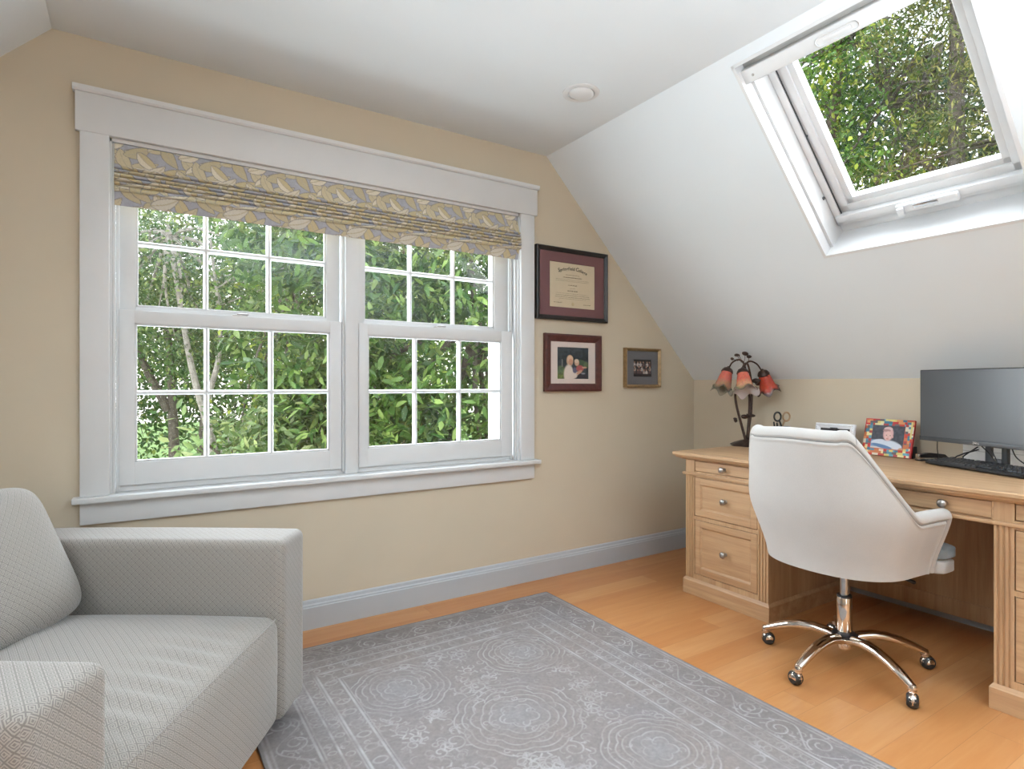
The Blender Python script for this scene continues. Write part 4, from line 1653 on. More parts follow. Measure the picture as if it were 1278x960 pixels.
def leaf_disc(c, r, tilt, rz, sq=.7):
    m = MB()
    M = Matrix.Translation(c) @ Matrix.Rotation(rz, 4, 'Z') @ Matrix.Rotation(tilt, 4, 'X')
    rows = []
    for f, z in ((.02, .006), (.4, .005), (.75, .002), (1.0, -.002), (.75, -.0035), (.4, .001), (.02, .002)):
        rows.append([(r * f * (1 + .12 * math.cos(t)) * math.cos(t), r * sq * f * math.sin(t), z * r / .014) for t in [2 * PI * j / 20 for j in range(20)]])
    m.grid(rows, closed_v=True, M=M)
    return m


for (x, y, z, r, ti, rz_, root) in ((-.104, 0, .513, .013, 80, 20, (-.07, 0, .50)), (-.080, 0, .536, .014, 65, -30, (-.05, 0, .49)), (-.060, .01, .533, .013, 85, 70, (-.045, 0, .49)),
                                     (-.028, 0, .545, .021, 60, 10, (-.04, 0, .48)), (-.002, .01, .527, .015, 70, -10, (-.015, 0, .47))):
    m = leaf_disc((x, y, z), r, R(ti), R(rz_))
    m.tube(bez([root, ((x + root[0]) / 2 + .004, y, (z + root[2]) / 2), (x, y, z - .002)], 4), .0016, 6)
    obj('flower_bud', m, M_['bronze'], lamp, recalc=True)
for (x, y, z, r, ti, rz_) in ((.028, -.012, .385, .026, 60, -35), (.042, -.01, .366, .020, 70, 20), (-.036, -.01, .172, .022, 70, 0), (-.020, -.012, .182, .014, 75, 60), (.012, -.006, .178, .016, 60, -10), (-.084, 0, .148, .019, 70, 40), (-.080, .02, .158, .012, 60, 0)):
    obj('bronze_leaf', leaf_disc((x, y, z), r, R(ti), R(rz_), .62), M_['bronze'], lamp, recalc=True)

# ------------------------------------------------------------------ pencil cup, scissors, pens
cup = empty('pencil_cup', (2.985, 1.915, DT))
tag(cup, 'dark blue pencil cup behind the pale desk chair holding scissors', 'pencil cup')
m = MB(); m.lathe([(.002, .004), (.036, .004), (.040, .012), (.040, .128), (.0425, .130), (.0425, 0.0), (.002, 0.0)][::-1], 32)
obj('cup_body', m, plain('navy_ceramic', (.018, .03, .075), .3), cup, recalc=True)
sci = empty('scissors', (2.985, 1.915, DT + .006), R(-33))
tag(sci, 'pair of scissors standing in the dark blue cup with black and tan handles', 'scissors')
for sg, mt in ((-1, M_['black']), (1, plain('tan_handle', (.30, .19, .10), .5))):
    m = MB()
    ring = []
    for i in range(25):
        t = 2 * PI * i / 24
        ring.append((sg * .0245 + .0185 * math.cos(t), 0, .178 + .024 * math.sin(t)))
    m.tube(ring, .0042, 8, caps=False, squash=1.2)
    m.tube([(sg * .014, 0, .156), (sg * .006, 0, .135), (0, 0, .118)], [.005, .005, .004], 8)
    obj('handle', m, mt, sci)
    m = MB(); m.prism([(sg * .006, .12), (-sg * .010, .118), (-sg * .010, .09), (-sg * .002, .004), (sg * .0, .004)], 'y', -.001 + .0021 * (sg > 0), .0009 + .0021 * (sg > 0))
    obj('blade', m, M_['steel'], sci, recalc=True)
obj('pivot', MB().sphere((0, 0, .112), .004), M_['steel'], sci)
for i, (dxp, dyp, tl, rz_, mt, lb) in enumerate(((-.022, .026, 9, 60, 'black', 'thin black pen leaning at the left of the dark blue cup'), (-.020, .010, 14, 100, 'bronze', 'short brown pencil leaning behind the scissors in the cup'))):
    pen = empty('pen', (2.985 + dxp * .6, 1.915 + dyp * .6, DT + .008), rot=(R(-tl), 0, R(rz_)))
    tag(pen, lb, 'pen')
    m = MB(); m.lathe([(.001, 0), (.0035, .01), (.004, .02), (.004, .125)], 12); obj('barrel', m, M_[mt], pen)
    m = MB(); m.lathe([(.0045, .125), (.0045, .146), (.003, .150)], 12); obj('cap', m, M_['black'], pen)

# ------------------------------------------------------------------ photo frames on the desk
wf = empty('photo_frame', (3.135, 1.716, DT), R(-93))
tag(wf, 'white beaded photo frame standing behind the pale desk chair', 'photo frame')
Lm = Matrix.Rotation(R(-11), 4, 'X')
def lean(mb, a=-11):
    Mx = Matrix.Rotation(R(a), 4, 'X'); mb.v = [tuple(Mx @ Vector(p)) for p in mb.v]; return mb
fm = frame_moulding(.214, .152, .026, .014)
fm.v = [(x, y, z + .0762) for x, y, z in fm.v]
for i in range(18):
    for z in (.0095, .143): fm.sphere((-.097 + .194 * i / 17, -.0145, z), .005, seg=8, rings=6)
for i in range(11):
    for x in (-.0975, .0975): fm.sphere((x, -.0145, .022 + .108 * i / 10), .005, seg=8, rings=6)
fm.box(-.10, .10, -.002, .0, .004, .148)
obj('frame', lean(fm), plain('white_beaded_frame', (.78, .80, .83), .4), wf, ang=40, recalc=True)
c = Canvas(40, 26, (.03, .028, .03)); c.ell(.5, .6, .12, .2, (.4, .25, .18)); c.ell(.5, 1.0, .25, .3, (.3, .3, .4))
p = color_grid('photo_print', .166, .104, c.a, .001, M_['paint'], wf)
p.data.transform(Lm @ Matrix.Translation((0, -.006, .0762)))
m = MB(); m.prism([(0.002, .12), (.060, 0.0), (.066, 0.0), (.006, .13)], 'x', -.02, .02)
obj('easel', m, M_['black'], wf, recalc=True, smooth=False)

cf = empty('photo_frame', (3.165, 1.466, DT), R(-96))
tag(cf, 'multicoloured patchwork photo frame with a baby picture, left of the monitor', 'photo frame')
rp = random.Random(12)
pal = [(.45, .03, .03), (.50, .05, .03), (.62, .50, .16), (.05, .16, .22), (.07, .22, .30), (.60, .25, .10), (.65, .58, .45), (.12, .10, .10), (.70, .62, .30), (.10, .30, .38), (.50, .16, .06), (.35, .05, .05)]
cv = Canvas(120, 96, (.5, .1, .05))
def bandfill(x0, x1, y0, y1, horiz):
    t = x0 if horiz else y0
    end = x1 if horiz else y1
    while t < end:
        w_ = rp.uniform(.03, .13)
        c = rp.choice(pal)
        if horiz: cv.rect(t, min(t + w_, end), y0, y1, c)
        else: cv.rect(x0, x1, t, min(t + w_, end), c)
        t += w_
for k in range(3):
    a, b = k * .055, (k + 1) * .055
    bandfill(0, 1, a * 1.1, b * 1.1, True); bandfill(0, 1, 1 - b * 1.1, 1 - a * 1.1, True)
    bandfill(a, b, .12, .88, False); bandfill(1 - b, 1 - a, .12, .88, False)
cv.rect(0, .30, 0, .035, (.42, .02, .02)); cv.rect(.84, 1, 0, .03, (.42, .02, .02)); cv.rect(0, .025, 0, .4, (.42, .03, .03)); cv.rect(.97, 1, .55, 1, (.4, .02, .02))
cv.rect(.42, .6, 0, .055, (.62, .55, .20)); cv.rect(.93, .97, .05, .5, (.62, .56, .20))
FW, FH = .240, .186
p = color_grid('frame', FW, FH, cv.a, .012, M_['paint'], cf)
p.data.transform(Matrix.Rotation(R(-13), 4, 'X') @ Matrix.Translation((0, -.012, FH / 2 + .001)))
c = Canvas(110, 84, (.050, .052, .065)); c.nz(.35, 6, 61)
c.ell(.20, .86, .34, .22, (.20, .30, .45), rot=.2)
c.ell(.55, .88, .36, .24, (.56, .62, .70)); c.ell(.22, .72, .22, .10, (.58, .63, .70), rot=-.3); c.ell(.85, .86, .13, .10, (.58, .62, .70), rot=.7); c.rect(.0, .75, .93, 1.0, (.60, .58, .55))
c.ell(.36, .90, .34, .075, (.10, .19, .34), rot=.25)
c.ell(.515, .36, .155, .29, (.60, .36, .34)); c.ell(.50, .15, .13, .08, (.62, .44, .42)); c.ell(.46, .22, .12, .055, (.36, .20, .19))
c.ell(.51, .45, .105, .20, (.66, .42, .38)); c.ell(.395, .46, .02, .05, (.58, .33, .30)); c.ell(.66, .48, .02, .05, (.58, .33, .30))
c.ell(.465, .42, .020, .018, (.10, .08, .10)); c.ell(.580, .43, .020, .018, (.10, .08, .10)); c.ell(.515, .50, .020, .022, (.56, .30, .28)); c.ell(.505, .575, .045, .022, (.46, .16, .15))
c.ell(.95, .98, .08, .07, (.55, .30, .20))
p = color_grid('photo_print', .158, .118, c.a, .001, M_['paint'], cf)
p.data.transform(Matrix.Rotation(R(-13), 4, 'X') @ Matrix.Translation((0, -.0134, FH / 2 + .003)))
m = MB(); m.prism([(.032, .10), (.060, 0.0), (.068, 0.0), (.036, .11)], 'x', -.03, .03)
m.box(.072, .119, .012, .05, .0, .058, .003, M=Matrix.Identity(4))
obj('easel', m, M_['black'], cf, recalc=True, smooth=False)

# ------------------------------------------------------------------ monitor
mon = empty('monitor', (2.965, 1.022, DT), R(-111.5))
tag(mon, 'wide black flat screen monitor standing on the oak desk', 'monitor')
MW, MZ0, MZ1 = .542, .104, .428
m = MB()
m.box(-MW / 2, MW / 2, 0, .014, MZ0, MZ1, .003)
m.box(-.19, .19, .013, .042, MZ0 + .04, MZ1 - .05, .014, 3)
obj('housing', m, M_['black'], mon)
scr_m, nt, b = nt_new('dark_glossy_screen')
b.inputs['Base Color'].default_value = (.030, .035, .040, 1)
b.inputs['Roughness'].default_value = .30
b.inputs['Specular IOR Level'].default_value = 1.0
nt.links.new(ramp(nt, noise(nt, objco(nt), 5), [(.3, (.042, .049, .056)), (.7, (.046, .054, .061))]), b.inputs['Base Color'])
obj('screen', MB().box(-MW / 2 + .004, MW / 2 - .004, -.0008, .004, MZ0 + .021, MZ1 - .004, .0004), scr_m, mon, smooth=False)
obj('lower_bezel', MB().box(-MW / 2 + .0005, MW / 2 - .0005, -.003, .004, MZ0 + .0005, MZ0 + .0205, .001), M_['bezel'], mon)
m = MB(); text_mb(m, 'DELL', .0125, Matrix.Translation((0, -.0034, MZ0 + .0062)) @ Matrix.Rotation(R(90), 4, 'X'), .0003, offset=.0003)
obj('maker_logo', m, M_['steel'], mon, smooth=False)
m = MB()
# neck: upright with a round cable hole
NX0, NX1, NY0, NY1 = -.047, .047, .098, .116
m.box(NX0, NX0 + .024, NY0, NY1, .010, .30, .003)
m.box(NX1 - .024, NX1, NY0, NY1, .010, .30, .003)
m.box(NX0 + .02, NX1 - .02, NY0 + .001, NY1 - .001, .010, .046, .002)
m.box(NX0 + .02, NX1 - .02, NY0 + .001, NY1 - .001, .092, .30, .002)
m.box(NX0 + .02, NX1 - .02, .035, NY0 + .01, .20, .28, .003)
obj('stand_neck', m, M_['bezel'], mon)
m = MB(); m.box(-.10, .10, .092, .165, 0, .011, .004)
obj('stand_base', m, M_['black'], mon)

# ------------------------------------------------------------------ keyboard
kb = empty('keyboard', (2.985, 1.003, DT), rot=(0, 0, R(-114.8)))
tag(kb, 'black computer keyboard lying in front of the monitor', 'keyboard')
KW_, KD = .440, .135
TL = R(4)
Mk = Matrix.Translation((0, 0, .003)) @ Matrix.Translation((0, -KD / 2, 0)) @ Matrix.Rotation(TL, 4, 'X') @ Matrix.Translation((0, KD / 2, 0))
m = MB()
m.prism([(-KD / 2, .001), (-KD / 2 - .002, .007), (-KD / 2 + .004, .013), (KD / 2 - .003, .013), (KD / 2, .009), (KD / 2, 0)], 'x', -KW_ / 2, KW_ / 2, M=Mk)
m.box(-.19, -.16, KD / 2 - .02, KD / 2 - .008, 0.0, .012)
m.box(.16, .19, KD / 2 - .02, KD / 2 - .008, 0.0, .012)
obj('case', m, M_['black'], kb, smooth=False, recalc=True)
def keycap(w, d):
    mb = MB()
    a, b = w / 2 - .0012, d / 2 - .0012
    a2, b2 = a - .0022, b - .0022
    v = [(-a, -b, 0), (a, -b, 0), (a, b, 0), (-a, b, 0), (-a2, -b2 + .0006, .0075), (a2, -b2 + .0006, .0075), (a2, b2 + .0006, .0075), (-a2, b2 + .0006, .0075)]
    mb.add(v, [(3, 2, 1, 0), (4, 5, 6, 7), (0, 1, 5, 4), (1, 2, 6, 5), (2, 3, 7, 6), (3, 0, 4, 7)])
    return mb
U_ = .01905
rows_ = [[1] * 13, [1] * 13 + [2], [1.5] + [1] * 12 + [1.5], [1.75] + [1] * 11 + [2.25], [2.25] + [1] * 10 + [2.75], [1.25, 1.25, 1.25, 6.25, 1.25, 1.25, 1.25, 1.25]]
capmesh = {}
nkeys = 0
proto = {}
def put_key(w, x, y):
    global nkeys
    if nkeys >= 98: return
    nkeys += 1
    if w not in proto:
        o = obj('key', keycap(w * U_, U_), M_['key'], kb, smooth=False); proto[w] = o
    else:
        o = proto[w].copy(); COL.objects.link(o); o.parent = kb
    o.matrix_local = Mk @ Matrix.Translation((x, y, .0125))
for r_, row in enumerate(rows_):
    y = KD / 2 - .0105 - r_ * U_ - (0.004 if r_ else 0)
    y = KD / 2 - .012 - r_ * .0222
    x = -KW_ / 2 + .006
    if r_ == 0:
        xs_ = [0] + [2 + i + (.5 if i > 3 else 0) + (.5 if i > 7 else 0) for i in range(12)]
        for q in xs_: put_key(1, x + (q + .5) * U_, y)
    else:
        for w in row:
            put_key(w, x + w * U_ / 2, y); x += w * U_
    if r_ in (0, 1, 2):
        for i in range(3): put_key(1, -KW_ / 2 + .006 + (15.25 + i + .5) * U_, y)
    if r_ == 4: put_key(1, -KW_ / 2 + .006 + 16.75 * U_, y)
    if r_ == 5:
        for i in range(3): put_key(1, -KW_ / 2 + .006 + (15.25 + i + .5) * U_, y)
    if r_ in (1, 2, 3, 4):
        for i in range(4):
            put_key(1, -KW_ / 2 + .006 + (18.5 + i + .5) * U_, y)

# ------------------------------------------------------------------ stapler, white box, cables
stp = empty('stapler', (3.165, 1.265, DT), R(-36))
tag(stp, 'black stapler with a silver nose lying left of the keyboard', 'stapler')
m = MB(); m.box(-.070, .062, -.016, .016, 0, .007, .003); obj('base', m, M_['black'], stp)
m = MB(); m.box(-.071, -.060, -.0165, .0165, .006, .0095, .001); obj('anvil', m, M_['steel'], stp)
m = MB(); m.prism([(-.062, .018), (-.060, .030), (-.02, .038), (.05, .032), (.066, .018), (.066, .006), (.050, .006), (.046, .014)], 'y', -.0145, .0145)
obj('top_arm', m, M_['black'], stp, recalc=True, ang=25)
m = MB(); m.box(-.068, .044, -.010, .010, .014, .020, .001); m.box(-.069, -.058, -.0125, .0125, .012, .032, .002)
obj('magazine', m, M_['steel'], stp)

wb = empty('router_box', (3.190, 1.00, DT), R(-91))
tag(wb, 'white rounded box standing against the wall behind the monitor', 'white box')
m = MB(); m.box(-.15, .15, -.018, .024, 0.0, .105, .014, 4)
obj('box_body', m, M_['white'], wb)
m = MB(); m.box(-.1505, .1505, -.0185, .0245, .060, .0615, .0); m.box(-.085, -.0835, -.0185, .0245, .0615, .1055, .0)
obj('lid_seam', m, plain('seam_grey', (.35, .34, .32), .6), wb, smooth=False)


def cable(label, pts, r=.0022):
    q = bez(pts, 8)
    o = MB().tube(q, r, 8)
    c0 = Vector(pts[0])
    o.v = [tuple(Vector(p) - c0) for p in o.v]
    ob = obj('cable', o, M_['black'], None)
    ob.location = c0
    tag(ob, label, 'cable'); return ob


zc = DT + .003
cable('black cable hanging down at the left edge of the monitor', [(3.068, 1.205, .862), (3.085, 1.212, .82), (3.135, 1.225, .775), (3.150, 1.215, zc), (3.158, 1.19, zc)], .0018)
cable('thick black cable sagging from the monitor stand towards the keyboard', [(3.050, 1.045, .835), (3.062, 1.095, .815), (3.10, 1.13, .80), (3.138, 1.16, .785), (3.158, 1.170, zc + .001)], .0032)
cable('black cable crossing the white box behind the keyboard', [(3.075, 1.055, .845), (3.088, 1.11, .80), (3.120, 1.125, .786), (3.150, 1.135, zc + .004), (3.158, 1.150, zc)], .0028)
cable('thin black cable looping down in front of the monitor stand', [(3.040, 1.030, .852), (3.040, 1.005, .825), (3.030, .985, .800), (3.032, .975, .795), (3.05, 1.00, .84)], .0022)
cable('black cable dangling right of the monitor stand', [(3.03, .925, .855), (3.05, .915, .815), (3.06, .885, .785), (3.075, .86, zc), (3.10, .84, zc)], .0024)
# ------------------------------------------------------------------ garden beyond the windows
GZ = -2.8


def leaf_material(name, rough=.38, trans=.25):
    m, nt, b = nt_new(name)
    a = N(nt, 'ShaderNodeAttribute', attribute_name='col')
    b.inputs['Roughness'].default_value = rough
    b.inputs['Specular IOR Level'].default_value = .35
    nz = noise(nt, objco(nt), 40, 2)
    col = mixc(nt, .3, a.outputs[0], mixc(nt, 1.0, a.outputs[0], ramp(nt, nz, [(.3, (.7, .7, .7)), (.7, (1, 1, 1))]), 'MULTIPLY'))
    nt.links.new(col, b.inputs['Base Color'])
    tr = N(nt, 'ShaderNodeBsdfTranslucent')
    nt.links.new(col, tr.inputs[0])
    mx = N(nt, 'ShaderNodeMixShader'); mx.inputs[0].default_value = trans
    out = [n for n in nt.nodes if n.type == 'OUTPUT_MATERIAL'][0]
    nt.links.new(b.outputs[0], mx.inputs[1]); nt.links.new(tr.outputs[0], mx.inputs[2])
    nt.links.new(mx.outputs[0], out.inputs[0])
    return m


M_['leaf'] = leaf_material('garden_leaf')
M_['bark'] = plain('grey_bark', (.10, .085, .07), .9, var=.5, scale=14, bumps=.5)
M_['palebark'] = plain('pale_bark', (.34, .31, .28), .9, var=.35, scale=14, bumps=.4)
M_['lawn'] = plain('lawn_green', (.13, .22, .05), .95, var=.4, scale=2)


def nrm(v): return v / np.maximum(np.linalg.norm(v, axis=-1, keepdims=True), 1e-9)


def leaves_mesh(name, P, D, Nn, Ln, W, colr, parent, mat=None):
    """P base points, D directions, Nn leaf normals, one folded leaf each"""
    n = len(P)
    D = nrm(D); S = nrm(np.cross(D, Nn)); Nn = np.cross(S, D)
    t = [(0, 0, 0), (.35, -.5, .10), (.75, -.33, .05), (1.0, 0, -.12), (.75, .33, .05), (.35, .5, .10)]
    V = np.empty((n, 6, 3))
    for i, (a, b, c) in enumerate(t):
        V[:, i] = P + D * (a * Ln)[:, None] + S * (b * W)[:, None] + Nn * (c * W)[:, None]
    F = np.array([[0, 1, 2, 3], [0, 3, 4, 5]])
    faces = (np.arange(n)[:, None, None] * 6 + F[None]).reshape(-1, 4)
    me = bpy.data.meshes.new(name)
    v = V.reshape(-1, 3)
    me.vertices.add(len(v)); me.vertices.foreach_set('co', v.ravel().astype(np.float32))
    me.loops.add(len(faces) * 4); me.loops.foreach_set('vertex_index', faces.ravel().astype(np.int32))
    me.polygons.add(len(faces)); me.polygons.foreach_set('loop_start', (np.arange(len(faces)) * 4).astype(np.int32))
    me.update(calc_edges=True)
    ca = me.color_attributes.new('col', 'FLOAT_COLOR', 'POINT')
    cc = np.ones((n, 6, 4), np.float32); cc[..., :3] = colr[:, None, :]
    ca.data.foreach_set('color', cc.ravel())
    me.materials.append(mat or M_['leaf'])
    o = bpy.data.objects.new(name, me); COL.objects.link(o); o.parent = parent
    return o


def tint(rng, n, dark, mid, light, pl=.2):
    k = rng.random(n)
    c = np.array(dark)[None] * (1 - k[:, None]) + np.array(mid)[None] * k[:, None]
    l = rng.random(n) < pl
    c[l] = np.array(light)[None] * rng.uniform(.7, 1.15, (l.sum(), 1))
    return c


def tree(name, label, cat, base, trunk, blobs, nclump, per, leafL, leafW, cols, seed, group=None, spread=.16, pl=.2, bark='bark', droop=.25, shell=.55, trunk_r=.11, limbs=7):
    """trunk: list of branch paths in local coordinates; blobs: (centre, radii) in local coordinates"""
    rng = np.random.default_rng(seed)
    root = empty(name, base)
    tag(root, label, cat, group)
    mb = MB()
    for path, r0 in trunk:
        q = bez(path, 5); n = len(q)
        mb.tube(q, [r0 * (1 - .72 * i / n) for i in range(n)], 9)
    rb = random.Random(seed)
    for c, rad in blobs:
        # limbs reaching into each mass of leaves
        start = Vector(min((p[-1] for p, _ in trunk), key=lambda q: (Vector(q) - Vector(c)).length))
        for k in range(limbs):
            e_ = Vector(c) + Vector((rb.uniform(-1, 1) * rad[0], rb.uniform(-1, 1) * rad[1], rb.uniform(-.7, .9) * rad[2])) * .8
            mid = start.lerp(e_, .5) + Vector((rb.uniform(-.15, .15), rb.uniform(-.15, .15), rb.uniform(0, .25)))
            mb.tube(bez([start, mid, e_], 5), [trunk_r * .35 * (1 - .085 * i) for i in range(11)], 6)
    obj('trunk', mb, M_[bark], root)
    Ps, Ds, Ns, Cs = [], [], [], []
    vol = np.array([b[1][0] * b[1][1] * b[1][2] for b in blobs]) ** .7
    cnt = np.maximum(1, (nclump * vol / vol.sum()).astype(int))
    for (c, rad), m in zip(blobs, cnt):
        u = nrm(rng.normal(size=(m, 3)))
        rr = (shell + (1 - shell) * rng.random(m)) ** .8
        # lumpy surface
        lump = 1 + .22 * np.sin(u[:, 0] * 5 + seed) * np.sin(u[:, 1] * 4.3 + 1) + .15 * np.sin(u[:, 2] * 7 + u[:, 0] * 3)
        ctr = np.array(c)[None] + u * np.array(rad)[None] * (rr * lump)[:, None]
        out = nrm(u * .8 + rng.normal(size=(m, 3)) * .5 + np.array([0, 0, .15]))
        k = per
        ct = np.repeat(ctr, k, 0); ot = np.repeat(out, k, 0)
        d = nrm(ot * .55 + rng.normal(size=(m * k, 3)) * .75 + np.array([0, 0, -droop]))
        Cs.append(np.repeat(rng.uniform(.62, 1.25, m), k))
        Ps.append(ct + d * .02 + rng.normal(size=(m * k, 3)) * spread); Ds.append(d)
        Ns.append(nrm(ot * .5 + rng.normal(size=(m * k, 3)) * .45 + np.array([0, 0, .7])))
    P, D, Nn = np.concatenate(Ps), np.concatenate(Ds), np.concatenate(Ns)
    n = len(P)
    s = rng.uniform(.65, 1.2, n)
    f = leaves_mesh('foliage', P, D, Nn, leafL * s, leafW * s, tint(rng, n, *cols, pl=pl) * np.concatenate(Cs)[:, None], root)
    return root


G1 = ((.06, .145, .03), (.17, .30, .055), (.44, .52, .09))
GN = ((.032, .09, .02), (.11, .205, .042), (.25, .37, .10))
G2 = ((.055, .13, .04), (.14, .25, .07), (.33, .42, .11))
G3 = ((.05, .10, .035), (.13, .20, .06), (.26, .33, .10))
PALE = ((.10, .17, .06), (.22, .32, .12), (.42, .50, .22))

# close broad-leaved tree filling the right sash
tree('broadleaf_tree', 'close leafy tree with long drooping leaves filling the right half of the window', 'tree', (2.75, 5.55, GZ),
     [([(0, 0, 0), (.1, .0, 1.6), (-.05, -.1, 3.0), (.25, -.15, 4.6)], .13), ([(.02, 0, 2.0), (.5, -.3, 3.2), (.75, -.2, 4.8)], .07), ([(0, 0, 1.8), (-.6, -.2, 3.0), (-1.0, -.1, 4.4)], .06)],
     [((.1, .0, 3.9), (1.75, 1.15, 1.9)), ((-1.05, -.2, 2.9), (.95, .8, 1.3)), ((.9, -.5, 2.6), (1.0, .7, 1.3)), ((-.2, .3, 5.6), (1.9, 1.2, 1.0)), ((-1.35, .2, 4.5), (.75, .8, 1.0)), ((.2, .6, 2.1), (1.7, .9, 1.2)), ((.0, -.75, 3.3), (1.3, .6, 1.1)), ((.3, -.6, 2.4), (1.1, .6, .9))],
     4300, 9, .128, .047, GN, 3, spread=.04, pl=.22, droop=.35, limbs=2, shell=.72)
# pale bush below it
tree('garden_bush', 'pale green bush in the lower middle panes of the window', 'bush', (1.15, 5.7, GZ),
     [([(0, 0, 0), (.05, 0, 1.2), (0, 0, 2.6)], .06), ([(0, 0, .5), (-.4, -.1, 1.8), (-.55, 0, 3.0)], .05), ([(0, 0, .5), (.3, 0, 1.6), (.35, .1, 2.9)], .05)],
     [((-.1, -.1, 2.95), (.85, .7, .85)), ((.45, -.1, 3.2), (.6, .6, 1.0)), ((-.55, .1, 2.55), (.6, .6, .65))], 620, 9, .115, .042, PALE, 5, spread=.05, pl=.25, droop=.3)
tree('garden_bush', 'low sunlit bush at the bottom left corner of the window', 'bush', (.12, 6.6, GZ),
     [([(0, 0, 0), (0, 0, 1.0), (.05, 0, 2.1)], .05), ([(0, 0, .4), (.3, 0, 1.4), (.5, 0, 2.2)], .04)],
     [((.1, 0, 2.45), (.75, .6, .55)), ((.75, .1, 2.6), (.6, .6, .6))], 420, 9, .10, .04, PALE, 6, spread=.05, pl=.3)
# middle trees
tree('slender_tree', 'slender pale barked tree leaning in the upper left panes', 'tree', (.95, 10.2, GZ),
     [([(0, 0, 0), (.1, 0, 2.5), (-.25, 0, 4.2), (-.55, .1, 6.2)], .085), ([(-.05, 0, 3.6), (.15, 0, 4.6), (.02, .1, 6.2)], .05), ([(0, 0, 2.6), (.75, -.1, 3.9), (1.05, 0, 5.6)], .05)],
     [((-.6, .2, 5.9), (1.1, .9, .9)), ((.5, .2, 5.2), (1.1, .9, .8)), ((1.5, .0, 6.2), (1.0, .8, .9)), ((-.3, .3, 4.75), (.9, .6, .5))], 520, 14, .085, .045, G3, 8, spread=.16, pl=.25, bark='palebark')
tree('twin_trunk_tree', 'dark twin trunked tree behind the low bush at left', 'tree', (.62, 13.4, GZ),
     [([(0, 0, 0), (.0, 0, 2.6), (-.1, 0, 5.0)], .15), ([(.42, .1, 0), (.5, .1, 2.6), (.75, .1, 5.2)], .14), ([(-.1, 0, 3.4), (-.6, 0, 4.6), (-.9, 0, 6.2)], .09)],
     [((-.2, .0, 5.2), (1.6, 1.0, .95)), ((1.3, .0, 4.9), (1.3, 1.0, 1.0)), ((.3, .3, 6.6), (2.1, 1.2, 1.1)), ((.55, -.2, 4.25), (.9, .6, .45))], 900, 14, .10, .055, G2, 9, spread=.18, pl=.15)
tree('leafy_tree', 'sunlit yellow green tree behind the middle of the window', 'tree', (3.1, 9.3, GZ),
     [([(0, 0, 0), (.0, 0, 3.0), (.2, 0, 5.2)], .13), ([(0, 0, 2.2), (-.8, 0, 4.0), (-1.1, 0, 5.6)], .08)],
     [((-.6, .0, 4.9), (1.5, 1.0, 1.3)), ((.9, .0, 5.0), (1.5, 1.0, 1.4)), ((-1.2, .1, 3.3), (.9, .8, 1.1)), ((.4, .1, 6.4), (2.0, 1.1, .9)), ((.2, .3, 2.9), (1.6, .9, 1.1))], 1050, 13, .105, .055, G1, 10, spread=.15, pl=.3)
# far screen of trees
for i, (x, y, s, sd, lb) in enumerate(((-.7, 19, 1.0, 21, 'far dark tree seen at the left edge of the window'), (3.2, 20, 1.15, 22, 'far tree behind the pale slender tree'), (7.6, 19, 1.2, 23, 'far tree behind the sunlit yellow green tree'), (11.8, 18, 1.2, 24, 'far tree hidden mostly by the close leafy tree'))):
    tree('far_tree', lb, 'tree', (x, y, GZ),
         [([(0, 0, 0), (.1, 0, 3), (0, 0, 5.5)], .2)],
         [((0, 0, 5.3 * s), (2.0, 1.5, 1.7)), ((-1.3, 0, 3.9), (1.4, 1.2, 1.2)), ((1.4, .2, 4.1), (1.5, 1.2, 1.3)), ((.3, 0, 7.2 * s), (2.2, 1.5, 1.4)), ((.1, -.3, 2.6), (2.0, 1.0, .9))], 900, 13, .16, .09, G2 if i != 1 else G3, sd, spread=.25, pl=.12, group='trees at the far end of the garden')
# trees over the roof window
tree('leafy_tree', 'broad leaved green tree seen through the left part of the roof window', 'tree', (11.2, 6.3, GZ),
     [([(0, 0, 0), (.1, .1, 4), (0, 0, 7.5), (.3, -.2, 10.5)], .22), ([(0, 0, 5.5), (.6, -1.0, 7.5), (.9, -1.6, 10)], .11), ([(0, 0, 5), (-.2, 1.2, 7.2), (-.3, 1.9, 9.5)], .1)],
     [((0, .3, 8.6), (1.3, 1.5, 1.25)), ((.2, -1.0, 8.2), (1.2, 1.1, 1.1)), ((.1, .6, 10.2), (1.3, 1.6, .9)), ((.2, 1.0, 7.0), (1.2, 1.3, .95)), ((.2, -.9, 9.9), (1.2, 1.0, .9)), ((.1, -.5, 6.7), (1.2, 1.2, .8)), ((.2, -.2, 11.4), (1.2, 1.6, .8))],
     430, 26, .115, .062, G1, 31, spread=.20, pl=.20)
tree('evergreen_tree', 'olive green feathery tree seen through the right part of the roof window', 'tree', (10.8, 4.0, GZ),
     [([(0, 0, 0), (.0, 0, 4), (.05, 0, 8), (0, 0, 12.2)], .2), ([(0, 0, 6), (.3, -.7, 7.0), (.5, -1.1, 7.6)], .06), ([(0, 0, 7), (.2, .8, 8.0), (.3, 1.1, 8.8)], .06), ([(0, 0, 8.5), (.2, -.6, 9.4), (.3, -.9, 10)], .05)],
     [((0, .0, 8.2), (.9, 1.0, .62)), ((.1, -.9, 7.5), (.9, .75, .5)), ((0, .5, 7.1), (.9, .85, .5)), ((0, -.5, 9.2), (.9, .8, .55)), ((0, .6, 9.5), (.85, .8, .6)), ((0, 0, 10.4), (.8, .9, .7)), ((.1, -1.1, 8.6), (.8, .6, .42)), ((0, .1, 11.5), (.7, .7, .7)), ((.1, -.3, 6.3), (.9, 1.0, .45))],
     430, 30, .11, .030, ((.085, .115, .035), (.19, .215, .065), (.36, .34, .10)), 32, spread=.17, pl=.22, droop=.1)
